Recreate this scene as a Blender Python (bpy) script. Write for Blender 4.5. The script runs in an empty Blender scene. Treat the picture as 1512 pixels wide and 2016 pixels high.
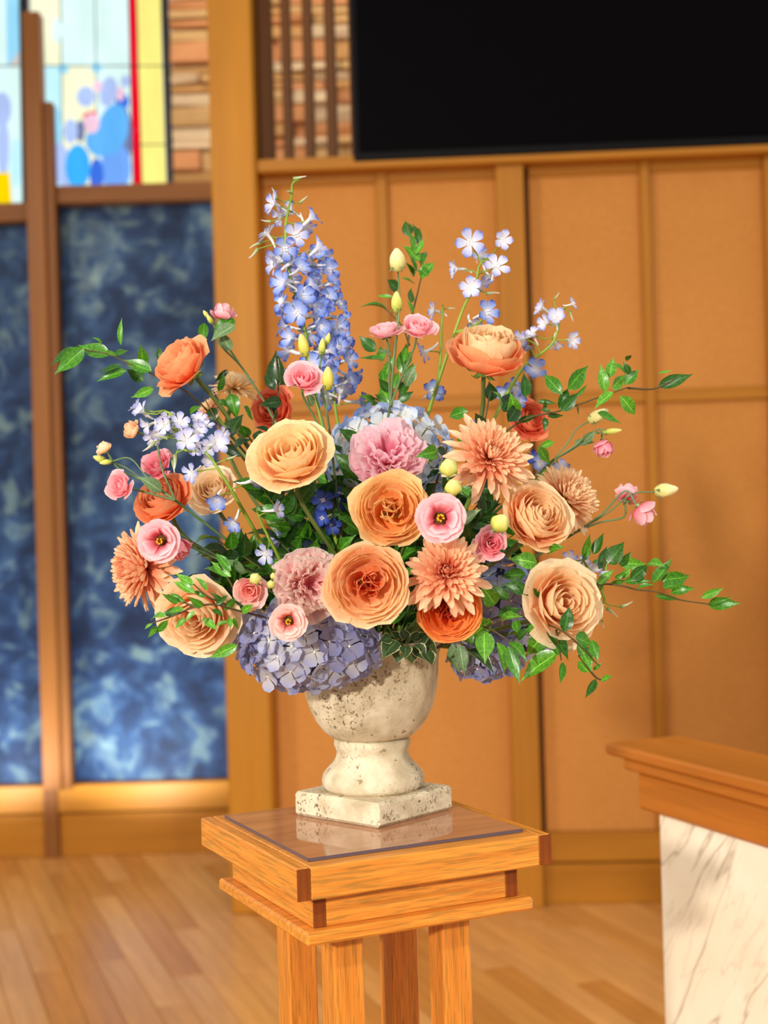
import bpy, math, random
from mathutils import Vector, Matrix, Quaternion
from mathutils.noise import noise as mnoise
PI = math.pi
C = bpy.context.scene.collection
sc = bpy.context.scene

# ------------------------------------------------------------------ camera
FPX = 2900.0; CAMZ = 1.35; ROLL = 0.028
cam_d = bpy.data.cameras.new('camera'); cam = bpy.data.objects.new('camera', cam_d); C.objects.link(cam)
cam_d.sensor_fit = 'VERTICAL'; cam_d.sensor_height = 24.0; cam_d.sensor_width = 18.0
cam_d.lens = FPX / 2016 * 24.0
ca, sa = math.cos(ROLL), math.sin(ROLL)
cam.matrix_world = Matrix(((ca, sa, 0, 0), (0, 0, -1, 0), (-sa, ca, 0, CAMZ), (0, 0, 0, 1)))
cam_d.clip_start = 0.05
cam_d.dof.use_dof = True; cam_d.dof.focus_distance = 1.70
cam_d.dof.aperture_fstop = 2.9
sc.camera = cam

# ------------------------------------------------------------------ light
def lin(c):
    return tuple(((x/255.0)/12.92 if x/255.0 <= 0.04045 else ((x/255.0+0.055)/1.055)**2.4) for x in c)
w = bpy.data.worlds.new('world'); sc.world = w; w.use_nodes = True
bg = w.node_tree.nodes['Background']; bg.inputs[0].default_value = (1.0, 0.96, 0.91, 1); bg.inputs[1].default_value = 0.66
def area(name, loc, aim, size, power, col=(1, .94, .86)):
    l = bpy.data.lights.new(name, 'AREA'); l.shape = 'DISK'; l.size = size; l.energy = power; l.color = col
    o = bpy.data.objects.new(name, l); C.objects.link(o); o.location = loc
    o.rotation_euler = (Vector(aim)-Vector(loc)).to_track_quat('-Z', 'Y').to_euler()
    return o
def spot(name, loc, aim, power, ang, size, col=(1, .94, .86), blend=.5):
    l = bpy.data.lights.new(name, 'SPOT'); l.energy = power; l.color = col; l.spot_size = math.radians(ang); l.spot_blend = blend; l.shadow_soft_size = size
    o = bpy.data.objects.new(name, l); C.objects.link(o); o.location = loc
    o.rotation_euler = (Vector(aim)-Vector(loc)).to_track_quat('-Z', 'Y').to_euler()
    return o
spot('key_spot', (-1.5, -1.9, 2.0), (0.1, 2.0, 1.1), 640, 60, 0.09)
spot('right_spot', (1.6, -1.2, 3.8), (0, 1.8, 1.1), 250, 40, 0.12)
spot('left_spot', (-3.2, 0.6, 2.6), (0, 1.9, 1.0), 190, 40, 0.12)
spot('wall_wash_left', (-2.6, 2.0, 3.6), (0.2, 5.1, 1.3), 210, 75, 0.10)
spot('wall_wash_right', (2.2, 1.6, 3.8), (0.9, 5.1, 1.2), 40, 75, 0.15)
spot('added_stone_light', (-.35, 5.25, 4.5), (-.35, 6.15, 3.0), 60, 100, 0.1)  # added lamp out of view, put in to brighten the stone wall
spot('uplight_left', (-1.62, 5.40, 0.26), (-1.62, 5.96, 0.85), 30, 125, 0.03, (.8, .9, 1))
spot('uplight_right', (-1.0, 5.40, 0.26), (-0.98, 5.96, 0.85), 34, 125, 0.03, (.8, .9, 1))
sc.view_settings.view_transform = 'Standard'; sc.view_settings.look = 'None'
sc.view_settings.gamma = 1.0; sc.view_settings.use_curve_mapping = False
sc.view_settings.exposure = 0.0

# ------------------------------------------------------------------ helpers
def P(px, py, d):
    x = (px-756)*ca - (py-1008)*sa; y = (px-756)*sa + (py-1008)*ca
    return Vector((x*d/FPX, d, CAMZ - y*d/FPX))
def F(f):                                   # facing (right, up, towards camera) -> world
    return Vector((f[0], -f[2], f[1])).normalized()
def link(o, parent=None):
    C.objects.link(o)
    if parent is not None: o.parent = parent
    return o
def mesh(name, verts, faces, mats=(), uvs=None, smooth=True, mi=None):
    m = bpy.data.meshes.new(name); m.from_pydata([tuple(v) for v in verts], [], faces)
    for t in mats: m.materials.append(t)
    if uvs is not None:
        uv = m.uv_layers.new(name='UVMap'); buf = []
        for l in m.loops: buf.extend(uvs[l.vertex_index])
        uv.data.foreach_set('uv', buf)
    if smooth: m.polygons.foreach_set('use_smooth', [True]*len(m.polygons))
    if mi: m.polygons.foreach_set('material_index', mi)
    m.update(); return m
def obj(name, me, parent=None, mat=None, M=None):
    o = bpy.data.objects.new(name, me); link(o, parent)
    if mat is not None:
        if not me.materials: me.materials.append(mat)
        o.material_slots[0].link = 'OBJECT'; o.material_slots[0].material = mat
    if M is not None: o.matrix_local = M
    return o
def tag(o, label=None, cat=None, group=None, kind=None):
    if label: o['label'] = label
    if cat: o['category'] = cat
    if group: o['group'] = group
    if kind: o['kind'] = kind
    return o
def thing(name, loc, label=None, cat=None, group=None, kind=None, rotz=0):
    o = bpy.data.objects.new(name, None); C.objects.link(o); o.location = loc; o.rotation_euler = (0, 0, rotz)
    o.empty_display_size = 0.02
    return tag(o, label, cat, group, kind)
def boxmesh(sx, sy, sz, b=0.0, mats=()):
    # chamfered box centred on the origin
    x, y, z = sx/2, sy/2, sz/2
    if b <= 0:
        v = [(i*x, j*y, k*z) for i in (-1, 1) for j in (-1, 1) for k in (-1, 1)]
        f = [(0, 1, 3, 2), (4, 6, 7, 5), (0, 4, 5, 1), (2, 3, 7, 6), (0, 2, 6, 4), (1, 5, 7, 3)]
        return mesh('box', v, f, mats, smooth=False)
    b = min(b, x*.9, y*.9, z*.9); v = []; idx = {}
    for i in (-1, 1):
        for j in (-1, 1):
            for k in (-1, 1):
                for a in range(3):
                    p = [i*x, j*y, k*z]
                    for q in range(3):
                        if q != a: p[q] -= (i, j, k)[q]*b
                    idx[(i, j, k, a)] = len(v); v.append(tuple(p))
    f = []
    for a in range(3):
        o1, o2 = [q for q in range(3) if q != a]
        for s in (-1, 1):
            loop = []
            for (m1, m2) in ((-1, -1), (1, -1), (1, 1), (-1, 1)):
                c = [0, 0, 0]; c[a] = s; c[o1] = m1; c[o2] = m2
                loop.append(idx[(c[0], c[1], c[2], a)])
            f.append(tuple(loop))
    for a in range(3):                       # edges parallel to axis a
        o1, o2 = [q for q in range(3) if q != a]
        for m1 in (-1, 1):
            for m2 in (-1, 1):
                c0 = [0, 0, 0]; c0[a] = -1; c0[o1] = m1; c0[o2] = m2
                c1 = list(c0); c1[a] = 1
                f.append((idx[(*c0, o1)], idx[(*c1, o1)], idx[(*c1, o2)], idx[(*c0, o2)]))
    for i in (-1, 1):
        for j in (-1, 1):
            for k in (-1, 1): f.append((idx[(i, j, k, 0)], idx[(i, j, k, 1)], idx[(i, j, k, 2)]))
    me = mesh('box', v, f, mats, smooth=False)
    import bmesh
    bm = bmesh.new(); bm.from_mesh(me); bmesh.ops.recalc_face_normals(bm, faces=bm.faces); bm.to_mesh(me); bm.free()
    return me
def box(name, c, s, mat, rotz=0, b=0.0, parent=None):
    o = obj(name, boxmesh(*s, b), parent, mat)
    o.location = c; o.rotation_euler = (0, 0, rotz); return o
def catmull(pts, n=8):
    pts = [Vector(p) for p in pts]
    if len(pts) == 2: pts = [pts[0], (pts[0]+pts[1])/2, pts[1]]
    q = [pts[0]*2-pts[1]] + pts + [pts[-1]*2-pts[-2]]; out = []
    for i in range(1, len(q)-2):
        for k in range(n):
            t = k/n; a, b, c, d = q[i-1], q[i], q[i+1], q[i+2]
            out.append(.5*((2*b)+(c-a)*t+(2*a-5*b+4*c-d)*t*t+(3*b-a-3*c+d)*t**3))
    out.append(pts[-1]); return out
def tube_vf(path, r0, r1, k=6, off=0):
    v = []; f = []; n = len(path)
    up = Vector((.3, .2, 1)).normalized()
    for i, p in enumerate(path):
        t = (path[min(i+1, n-1)]-path[max(i-1, 0)])
        t = t.normalized() if t.length > 1e-9 else Vector((0, 0, 1))
        a = t.cross(up)
        if a.length < 1e-3: a = t.cross(Vector((1, 0, 0)))
        a.normalize(); b = t.cross(a); r = r0+(r1-r0)*i/(n-1)
        for j in range(k):
            an = 2*PI*j/k; v.append(p+a*(r*math.cos(an))+b*(r*math.sin(an)))
    for i in range(n-1):
        for j in range(k):
            f.append((off+i*k+j, off+i*k+(j+1) % k, off+(i+1)*k+(j+1) % k, off+(i+1)*k+j))
    f.append(tuple(off+j for j in range(k))); f.append(tuple(off+(n-1)*k+j for j in range(k-1, -1, -1)))
    return v, f
def tubes(name, paths, mat, parent, origin):
    V = []; Fa = []
    for path, r0, r1 in paths:
        v, f = tube_vf([p-origin for p in path], r0, r1, 6, len(V)); V += v; Fa += f
    return obj(name, mesh(name, V, Fa, (mat,)), parent)
def lathe(name, prof, mats, k=48, mod=None):
    v = []; f = []; n = len(prof)
    for (r, z) in prof:
        for j in range(k):
            a = 2*PI*j/k; rr = r*(mod(a, z) if mod else 1); v.append((rr*math.cos(a), rr*math.sin(a), z))
    for i in range(n-1):
        for j in range(k): f.append((i*k+j, i*k+(j+1) % k, (i+1)*k+(j+1) % k, (i+1)*k+j))
    f.append(tuple(range(k-1, -1, -1))); f.append(tuple((n-1)*k+j for j in range(k)))
    return mesh(name, v, f, mats)

# ------------------------------------------------------------------ materials
def newmat(name):
    m = bpy.data.materials.new(name); m.use_nodes = True; nt = m.node_tree
    return m, nt, nt.nodes['Principled BSDF'], nt.nodes['Material Output']
def N(nt, t, **kw):
    n = nt.nodes.new(t)
    for k, v in kw.items(): setattr(n, k, v)
    return n
def ramp(nt, stops, src=None, interp='LINEAR'):
    r = N(nt, 'ShaderNodeValToRGB'); cr = r.color_ramp; cr.interpolation = interp
    while len(cr.elements) < len(stops): cr.elements.new(.5)
    for e, (p, c) in zip(cr.elements, stops):
        e.position = p; e.color = (*lin(c), 1)
    if src is not None: nt.links.new(src, r.inputs[0])
    return r
def texco(nt, kind='Object', scale=(1, 1, 1), rot=(0, 0, 0)):
    t = N(nt, 'ShaderNodeTexCoord'); m = N(nt, 'ShaderNodeMapping'); m.inputs['Scale'].default_value = scale; m.inputs['Rotation'].default_value = rot
    nt.links.new(t.outputs[kind], m.inputs[0]); return m.outputs[0]
def noise(nt, vec, scale, detail=3, rough=.5, dist=0):
    n = N(nt, 'ShaderNodeTexNoise'); n.inputs['Scale'].default_value = scale; n.inputs['Detail'].default_value = detail
    n.inputs['Roughness'].default_value = rough; n.inputs['Distortion'].default_value = dist
    nt.links.new(vec, n.inputs['Vector']); return n.outputs['Fac']
def mixc(nt, fac, a, b, mode='MIX'):
    m = N(nt, 'ShaderNodeMix', data_type='RGBA', blend_type=mode)
    for i, s in ((0, fac), (6, a), (7, b)):
        if isinstance(s, (int, float)): m.inputs[i].default_value = s
        elif isinstance(s, tuple): m.inputs[i].default_value = (*lin(s), 1)
        else: nt.links.new(s, m.inputs[i])
    return m.outputs[2]
def bump(nt, h, strength, dist, bsdf):
    b = N(nt, 'ShaderNodeBump'); b.inputs['Strength'].default_value = strength; b.inputs['Distance'].default_value = dist
    nt.links.new(h, b.inputs['Height']); nt.links.new(b.outputs[0], bsdf.inputs['Normal'])
def plain(name, c, rough=.6, spec=.4, metal=0):
    m, nt, b, o = newmat(name); b.inputs['Base Color'].default_value = (*lin(c), 1); b.inputs['Roughness'].default_value = rough
    b.inputs['Specular IOR Level'].default_value = spec; b.inputs['Metallic'].default_value = metal
    nz = noise(nt, texco(nt), 9, 3); r = mixc(nt, nz, tuple(x*.9 for x in c), tuple(min(255, x*1.06) for x in c))
    nt.links.new(r, b.inputs['Base Color']); return m
def wood(name, light, dark, axis=0, grain=1.0, rough=.38, contrast=.55, big=.5, spec=.22):
    m, nt, b, o = newmat(name)
    s = [55*grain]*3; s[axis] = 2.2*grain
    v = texco(nt, 'Object', tuple(s)); g = noise(nt, v, 1.6, 5, .62, .6)
    s2 = [170*grain]*3; s2[axis] = 9*grain
    g2 = noise(nt, texco(nt, 'Object', tuple(s2)), 1.5, 2, .5)
    s3 = [5]*3; s3[axis] = .8
    g3 = noise(nt, texco(nt, 'Object', tuple(s3)), 1.3, 3)
    r = ramp(nt, [(.32, dark), (.5, tuple((a*.6+d*.4) for a, d in zip(light, dark))), (.62, light)], g)
    r2 = ramp(nt, [(.38, tuple(x*.66 for x in dark)), (.50, light)], g2)
    c = mixc(nt, contrast*.6, r.outputs[0], r2.outputs[0], 'MULTIPLY')
    c = mixc(nt, contrast, light, c)
    r3 = ramp(nt, [(.3, (205, 200, 196)), (.7, (255, 255, 255))], g3)
    c = mixc(nt, big, c, r3.outputs[0], 'MULTIPLY')
    nt.links.new(c, b.inputs['Base Color']); b.inputs['Roughness'].default_value = rough; b.inputs['Specular IOR Level'].default_value = spec
    bump(nt, g2, .12, .002, b); return m
def petalmat(name, base, mid, tip, trans=.3, rough=.55, vein=.25, spot=None):
    m, nt, b, o = newmat(name)
    t = N(nt, 'ShaderNodeTexCoord'); sp = N(nt, 'ShaderNodeSeparateXYZ'); nt.links.new(t.outputs['UV'], sp.inputs[0])
    nz = noise(nt, t.outputs['Object'], 26, 3)
    ad = N(nt, 'ShaderNodeMath', operation='MULTIPLY_ADD'); nt.links.new(nz, ad.inputs[0]); ad.inputs[1].default_value = .3
    sb = N(nt, 'ShaderNodeMath', operation='SUBTRACT'); nt.links.new(sp.outputs[1], sb.inputs[0]); sb.inputs[1].default_value = .15
    nt.links.new(sb.outputs[0], ad.inputs[2])
    stops = [(0.05, base), (.55, mid), (.92, tip)]
    if spot: stops = [(0.08, base), (.42, mid), (.74, tip), (.95, spot)]
    r = ramp(nt, stops, ad.outputs[0])
    mp = N(nt, 'ShaderNodeMapping'); mp.inputs['Scale'].default_value = (26, 1.6, 1); nt.links.new(t.outputs['UV'], mp.inputs[0])
    vn = noise(nt, mp.outputs[0], 1, 2)
    vr = ramp(nt, [(.35, (232, 216, 210)), (.6, (255, 255, 255))], vn)
    c = mixc(nt, vein, r.outputs[0], vr.outputs[0], 'MULTIPLY')
    nt.links.new(c, b.inputs['Base Color']); b.inputs['Roughness'].default_value = rough; b.inputs['Specular IOR Level'].default_value = .25
    tr = N(nt, 'ShaderNodeBsdfTranslucent'); nt.links.new(c, tr.inputs[0])
    mx = N(nt, 'ShaderNodeMixShader'); mx.inputs[0].default_value = trans
    nt.links.new(b.outputs[0], mx.inputs[1]); nt.links.new(tr.outputs[0], mx.inputs[2]); nt.links.new(mx.outputs[0], o.inputs[0])
    bump(nt, vn, .12, .002, b)
    return m
def leafmat(name, dark, light, rough=.28, margin=None):
    m, nt, b, o = newmat(name)
    t = N(nt, 'ShaderNodeTexCoord'); sp = N(nt, 'ShaderNodeSeparateXYZ'); nt.links.new(t.outputs['UV'], sp.inputs[0])
    nz = noise(nt, t.outputs['Object'], 14, 3)
    r = ramp(nt, [(.3, dark), (.7, light)], nz)
    # midrib
    a = N(nt, 'ShaderNodeMath', operation='SUBTRACT'); nt.links.new(sp.outputs[0], a.inputs[0]); a.inputs[1].default_value = .5
    ab = N(nt, 'ShaderNodeMath', operation='ABSOLUTE'); nt.links.new(a.outputs[0], ab.inputs[0])
    rr = ramp(nt, [(.0, (255, 255, 255)), (.045, (0, 0, 0))], ab.outputs[0])
    c = mixc(nt, rr.outputs[0], r.outputs[0], tuple(min(255, x*1.25+14) for x in light))
    if margin:
        n2 = noise(nt, t.outputs['UV'], 9, 2)
        ad = N(nt, 'ShaderNodeMath', operation='MULTIPLY_ADD'); nt.links.new(n2, ad.inputs[0]); ad.inputs[1].default_value = .16; nt.links.new(ab.outputs[0], ad.inputs[2])
        mr = ramp(nt, [(.51, (0, 0, 0)), (.54, (255, 255, 255))], ad.outputs[0])
        c = mixc(nt, mr.outputs[0], c, margin)
    nt.links.new(c, b.inputs['Base Color']); b.inputs['Roughness'].default_value = rough; b.inputs['Specular IOR Level'].default_value = .5
    tr = N(nt, 'ShaderNodeBsdfTranslucent'); nt.links.new(c, tr.inputs[0])
    mx = N(nt, 'ShaderNodeMixShader'); mx.inputs[0].default_value = .22
    nt.links.new(b.outputs[0], mx.inputs[1]); nt.links.new(tr.outputs[0], mx.inputs[2]); nt.links.new(mx.outputs[0], o.inputs[0])
    mp = N(nt, 'ShaderNodeMapping'); mp.inputs['Scale'].default_value = (18, 1, 1); nt.links.new(t.outputs['UV'], mp.inputs[0])
    bump(nt, noise(nt, mp.outputs[0], 1, 1), .15, .002, b)
    return m
def glow(name, c, s=1.0, var=.12):
    m, nt, b, o = newmat(name); e = N(nt, 'ShaderNodeEmission'); e.inputs[1].default_value = s*1.2
    nz = noise(nt, texco(nt, 'Object', (6, 1, 2)), 2.2, 3)
    c2 = mixc(nt, nz, tuple(x*(1-var) for x in c), tuple(min(255, x*(1+var*.6)) for x in c)); nt.links.new(c2, e.inputs[0])
    nt.links.new(e.outputs[0], o.inputs[0]); return m

WALLW = wood('honey_oak', (196, 130, 38), (164, 100, 22), 2, .35, .45, .35)
WALLH = wood('honey_oak_rail', (194, 128, 36), (162, 98, 22), 0, .35, .45, .35)
POSTM = wood('honey_oak_post', (200, 134, 34), (174, 108, 22), 2, .3, .42, .3)
BRW = wood('brown_oak', (146, 90, 36), (110, 62, 22), 2, .35, .5, .4)
BRH = wood('brown_oak_beam', (146, 90, 36), (108, 60, 20), 0, .35, .5, .4)
DKW = wood('dark_slat_wood', (112, 68, 26), (80, 46, 16), 2, .35, .55, .4)
OAKX = wood('pedestal_oak', (242, 178, 80), (208, 138, 50), 0, 1.8, .3, .9, .3, .4)
OAKZ = wood('pedestal_oak_upright', (238, 172, 76), (204, 132, 48), 2, 1.8, .33, .9, .3, .35)
OAKE = wood('pedestal_end_grain', (164, 88, 30), (112, 54, 18), 2, 1.6, .4, .8, .35)
ALT = wood('altar_wood', (196, 120, 40), (160, 88, 22), 0, .6, .38, .5, .4)
FLR = [wood('floor_oak_%d' % i, a, b, 0, .5,   .27, .5, .4, .5) for i, (a, b) in enumerate([((224, 164, 88), (190, 126, 54)), ((234, 176, 102), (202, 140, 66)), ((214, 150, 74), (180, 114, 46)), ((230, 174, 104), (198, 136, 70))])]
# woven wall cloth
FAB, nt, b, o = newmat('woven_panel')
v = texco(nt, 'Object', (140, 140, 60)); g = noise(nt, v, 2.0, 2)
g2 = noise(nt, texco(nt, 'Object', (1, 1, .6)), 1.6, 3)
r = ramp(nt, [(.3, (194, 128, 58)), (.7, (220, 151, 80))], g); r2 = ramp(nt, [(.3, (226, 222, 214)), (.7, (255, 255, 255))], g2)
nt.links.new(mixc(nt, .6, r.outputs[0], r2.outputs[0], 'MULTIPLY'), b.inputs['Base Color']); b.inputs['Roughness'].default_value = .8; b.inputs['Specular IOR Level'].default_value = .1; bump(nt, g, .2, .002, b)
# blue mural
BLU, nt, b, o = newmat('blue_mural')
v = texco(nt, 'Object', (1, 1, 1)); a1 = noise(nt, v, 3.4, 5, .6, 1.0); a2 = noise(nt, v, 8, 5, .6, .7); a3 = noise(nt, v, 2.1, 3)
r1 = ramp(nt, [(.32, (30, 38, 58)), (.48, (46, 66, 100)), (.58, (70, 102, 138)), (.70, (160, 184, 174))], a1)
r2 = ramp(nt, [(.40, (34, 46, 72)), (.53, (58, 88, 130)), (.64, (150, 178, 170))], a2)
c = mixc(nt, .5, r1.outputs[0], r2.outputs[0]); r3 = ramp(nt, [(.3, (150, 156, 170)), (.7, (255, 255, 255))], a3)
nt.links.new(mixc(nt, .8, c, r3.outputs[0], 'MULTIPLY'), b.inputs['Base Color']); b.inputs['Roughness'].default_value = .5; b.inputs['Specular IOR Level'].default_value = .12
# marble
MAR, nt, b, o = newmat('cream_marble')
v0 = texco(nt, 'Object', (1, 1, 1), (0, math.radians(52), 0)); mp_ = N(nt, 'ShaderNodeMapping'); mp_.inputs['Scale'].default_value = (.55, 1, 3.6); nt.links.new(v0, mp_.inputs[0]); v = mp_.outputs[0]; base = noise(nt, texco(nt), 6, 4)
rb = ramp(nt, [(.3, (238, 222, 192)), (.7, (250, 240, 216))], base)
def veins(scale, width, det):
    n = noise(nt, v, scale, det, .5, .15); s = N(nt, 'ShaderNodeMath', operation='SUBTRACT'); nt.links.new(n, s.inputs[0]); s.inputs[1].default_value = .5
    a = N(nt, 'ShaderNodeMath', operation='ABSOLUTE'); nt.links.new(s.outputs[0], a.inputs[0])
    return ramp(nt, [(0, (150, 132, 106)), (width, (255, 255, 255))], a.outputs[0]).outputs[0]
c = mixc(nt, .55, rb.outputs[0], veins(1.7, .010, 4), 'MULTIPLY'); c = mixc(nt, .22, c, veins(4.4, .012, 5), 'MULTIPLY')
nt.links.new(c, b.inputs['Base Color']); b.inputs['Roughness'].default_value = .35
# worn urn plaster
URN, nt, b, o = newmat('worn_cream_plaster')
v = texco(nt, 'Object', (1, 1, 1)); big = noise(nt, v, 11, 3); sp = noise(nt, v, 250, 3, .6, .6); mid = noise(nt, v, 40, 4)
rb = ramp(nt, [(.3, (182, 164, 130)), (.62, (218, 203, 172))], mid)
rs = ramp(nt, [(.575, (0, 0, 0)), (.60, (255, 255, 255))], sp)
rm = ramp(nt, [(.44, (10, 10, 10)), (.58, (255, 255, 255))], big)
fm = mixc(nt, 1.0, rs.outputs[0], rm.outputs[0], 'MULTIPLY')
c = mixc(nt, fm, rb.outputs[0], (112, 92, 66))
sp2 = noise(nt, v, 90, 2); rs2 = ramp(nt, [(.68, (0, 0, 0)), (.70, (255, 255, 255))], sp2); c = mixc(nt, rs2.outputs[0], c, (150, 128, 96))
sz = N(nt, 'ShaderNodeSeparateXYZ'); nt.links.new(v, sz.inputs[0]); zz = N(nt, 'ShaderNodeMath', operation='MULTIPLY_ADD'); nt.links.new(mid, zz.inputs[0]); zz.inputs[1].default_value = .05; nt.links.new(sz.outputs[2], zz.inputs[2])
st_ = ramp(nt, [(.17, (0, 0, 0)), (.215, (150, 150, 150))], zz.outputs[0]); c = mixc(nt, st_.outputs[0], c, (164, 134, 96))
nt.links.new(c, b.inputs['Base Color']); b.inputs['Roughness'].default_value = .8; bump(nt, sp, .35, .002, b)
STN = [plain('ledge_stone_%d' % i, c, .85) for i, c in enumerate([(214, 170, 110), (204, 152, 90), (216, 148, 94), (226, 196, 154)])]
MORT = plain('stone_mortar', (96, 70, 42), .9)
BLK = plain('black_screen', (4, 3, 4), .5, .03); BLKF = plain('screen_bezel', (14, 13, 14), .5, .1)
LEAD = plain('black_lead', (26, 24, 26), .5)
FOAM = plain('green_foam', (34, 52, 26), .95)
# pedestal pad: opaque sheet, wood below and reflected wall painted into its brown
PAD, nt, b, o = newmat('pad_painted_reflection')
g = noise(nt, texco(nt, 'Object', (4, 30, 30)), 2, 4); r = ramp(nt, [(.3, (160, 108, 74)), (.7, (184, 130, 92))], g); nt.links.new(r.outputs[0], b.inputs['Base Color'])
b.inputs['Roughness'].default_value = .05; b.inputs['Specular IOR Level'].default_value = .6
PADE = plain('pad_edge', (92, 78, 84), .25)

G_STEM = leafmat('fresh_green_stem', (96, 130, 50), (130, 160, 76), .45)
G_STEMD = leafmat('olive_green_stem', (86, 104, 40), (116, 128, 62), .45)
G_LIS = leafmat('grey_green_stem', (88, 120, 72), (126, 152, 100), .5)
G_DELS = leafmat('lime_green_stem', (124, 156, 40), (156, 182, 66), .45)
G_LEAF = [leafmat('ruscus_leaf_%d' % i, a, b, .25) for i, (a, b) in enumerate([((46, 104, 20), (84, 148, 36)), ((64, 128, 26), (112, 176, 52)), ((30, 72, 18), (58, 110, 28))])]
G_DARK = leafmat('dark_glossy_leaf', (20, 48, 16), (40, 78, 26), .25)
G_VAR = leafmat('variegated_leaf', (36, 62, 30), (66, 96, 48), .4, (216, 214, 158))
G_GREY = leafmat('grey_green_leaf', (86, 116, 74), (120, 148, 98), .5)
TWIG = plain('brown_twig', (84, 70, 36), .6)

# ------------------------------------------------------------------ setting: floor
fl = thing('floor', (0, 0, 0), kind='structure')
box('subfloor', (0, 2.7, -0.03), (9, 9, .04), MORT, parent=fl)
ang = math.atan2(-.94, .33); du = Vector((math.cos(ang), math.sin(ang), 0)); dv = Vector((-du.y, du.x, 0))
rnd = random.Random(5); PW, PL = .095, 1.25
pm = [boxmesh(PL-.002, PW-.0018, .012, .0012, (FLR[i],)) for i in range(4)]
for r_ in range(-34, 44):
    sh = rnd.random()*PL
    for c_ in range(-5, 7):
        ctr = Vector((0, 4.6, 0)) + dv*(r_*PW) + du*(c_*PL+sh)
        if ctr.y > 6.6 or ctr.y < 3.15 or abs(ctr.x) > 2.3 or (ctr.x > .3 and ctr.y > 6.2): continue
        o = obj('plank', pm[rnd.randrange(4)], fl); o.location = (ctr.x, ctr.y, -.006+rnd.random()*.0006); o.rotation_euler = (0, 0, ang)
near = box('floorboards', (0, 1.1, -.008), (9, 3.4, .012), FLR[0], parent=fl)

# ------------------------------------------------------------------ setting: right wall (slightly turned)
WO = Vector((-.42, 5.1, 0)); WA = -.058; WU = Vector((math.cos(WA), math.sin(WA), 0)); WN = Vector((WU.y, -WU.x, 0))   # WN towards camera
def UZ(px, py, off=0.0):
    r = P(px, py, 1.0)-Vector((0, 0, CAMZ)); o0 = Vector((0, 0, CAMZ)); pl = WO+WN*off
    t = (pl-o0).dot(WN)/r.dot(WN); q = o0+r*t
    return (q-WO).dot(WU), q.z
def wbox(name, u0, u1, z0, z1, off, th, mat, parent=None, b=.003):
    """box on the right wall: front face at off towards the camera, th deep"""
    c = WO+WU*((u0+u1)/2)+WN*(off-th/2); c.z = (z0+z1)/2
    return box(name, c, (abs(u1-u0), th, abs(z1-z0)), mat, WA, b, parent)
def U(px, py=350): return UZ(px, py)[0]
zled0 = UZ(1000, 331)[1]-.035; zled1 = UZ(1000, 331, .05)[1]+.022
zled0, zled1 = UZ(1000, 333)[1], UZ(1000, 307)[1]
zrail0, zrail1 = UZ(1380, 789)[1], UZ(1380, 765)[1]
zbase = UZ(1180, 1636)[1]; ztop = 3.75; u9 = 3.2
wall = thing('wall_back', (0, 0, 0), kind='structure')
wbox('backing', U(512), u9, 0, zled0+.02, -.012, .05, DKW, wall)
wbox('backing', U(700, 150), u9, zled0, ztop, -.012, .05, WALLW, wall)
cols = [(512, 740), (762, 975), (1040, 1258), (1277, 1500), (1530, 1760), (1785, 2010)]
for (a, c) in cols:
    wbox('panel', U(a), U(c), zbase, zrail0, 0, .02, FAB, wall)
    wbox('panel', U(a), U(c), zrail1, zled0-.03, 0, .02, FAB, wall)
    wbox('rail', U(a), U(c), zrail0, zrail1, .016, .03, WALLH, wall)
    wbox('rail', U(a), U(c), zled0-.032, zled0, .014, .03, WALLH, wall)
for (a, c, p) in [(740, 762, .022), (975, 1029, .07), (1258, 1277, .03), (1500, 1530, .05), (1760, 1785, .03)]:
    wbox('stile', U(a), U(c), zbase-.3 if p > .04 else zbase, zled0, p, p+.02, WALLW, wall)
wbox('ledge', U(512), u9, zled0, zled1, .10, .12, WALLH, wall, .006)
bb = thing('baseboard_back', (0, 0, 0), kind='structure')
zm = UZ(1180, 1692)[1]
wbox('top_rail', U(512), u9, zm, zbase, .03, .05, WALLH, bb); wbox('board', U(512), u9, 0, zm-.006, .036, .05, WALLH, bb)
wbox('stile', U(975)-.0, U(1029), 0, zbase, .078, .1, WALLW, bb)
# post at the corner
pc = UZ(420, 100)[0], UZ(506, 100)[0]
post = wbox('trim_1', pc[0], pc[1], 0, ztop, .12, .3, POSTM, None, .008); post['kind'] = 'structure'; post['label'] = 'broad honey oak post left of the panelled wall'
# slatted screen
scr = thing('trim_2', (0, 0, 0), kind='structure')
for (a, c) in [(510, 536), (556, 573), (598, 616), (641, 661), (688, 706)]:
    wbox('slat', U(a, 150), U(c, 150), zled1, ztop, .02, .07, DKW, scr)
wbox('bottom_rail', U(510, 150), U(706, 150), zled1, zled1+.012, .03, .08, DKW, scr)
# television
tvu0 = UZ(703, 150, .12)[0]; tvz0 = UZ(1000, 303, .12)[1]
tv = thing('television', WO+WU*(tvu0+.9)+WN*.06+Vector((0, 0, tvz0)), 'large black wall-mounted screen above the oak ledge', 'screen', rotz=WA)
box('screen', (0, -.052, .56), (1.80, .012, 1.06), BLK, 0, .002, tv); box('bezel', (0, -.02, .56), (1.84, .055, 1.12), BLKF, 0, .004, tv)
box('mount', (0, .03, .56), (.6, .05, .5), BLKF, 0, .003, tv)

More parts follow.
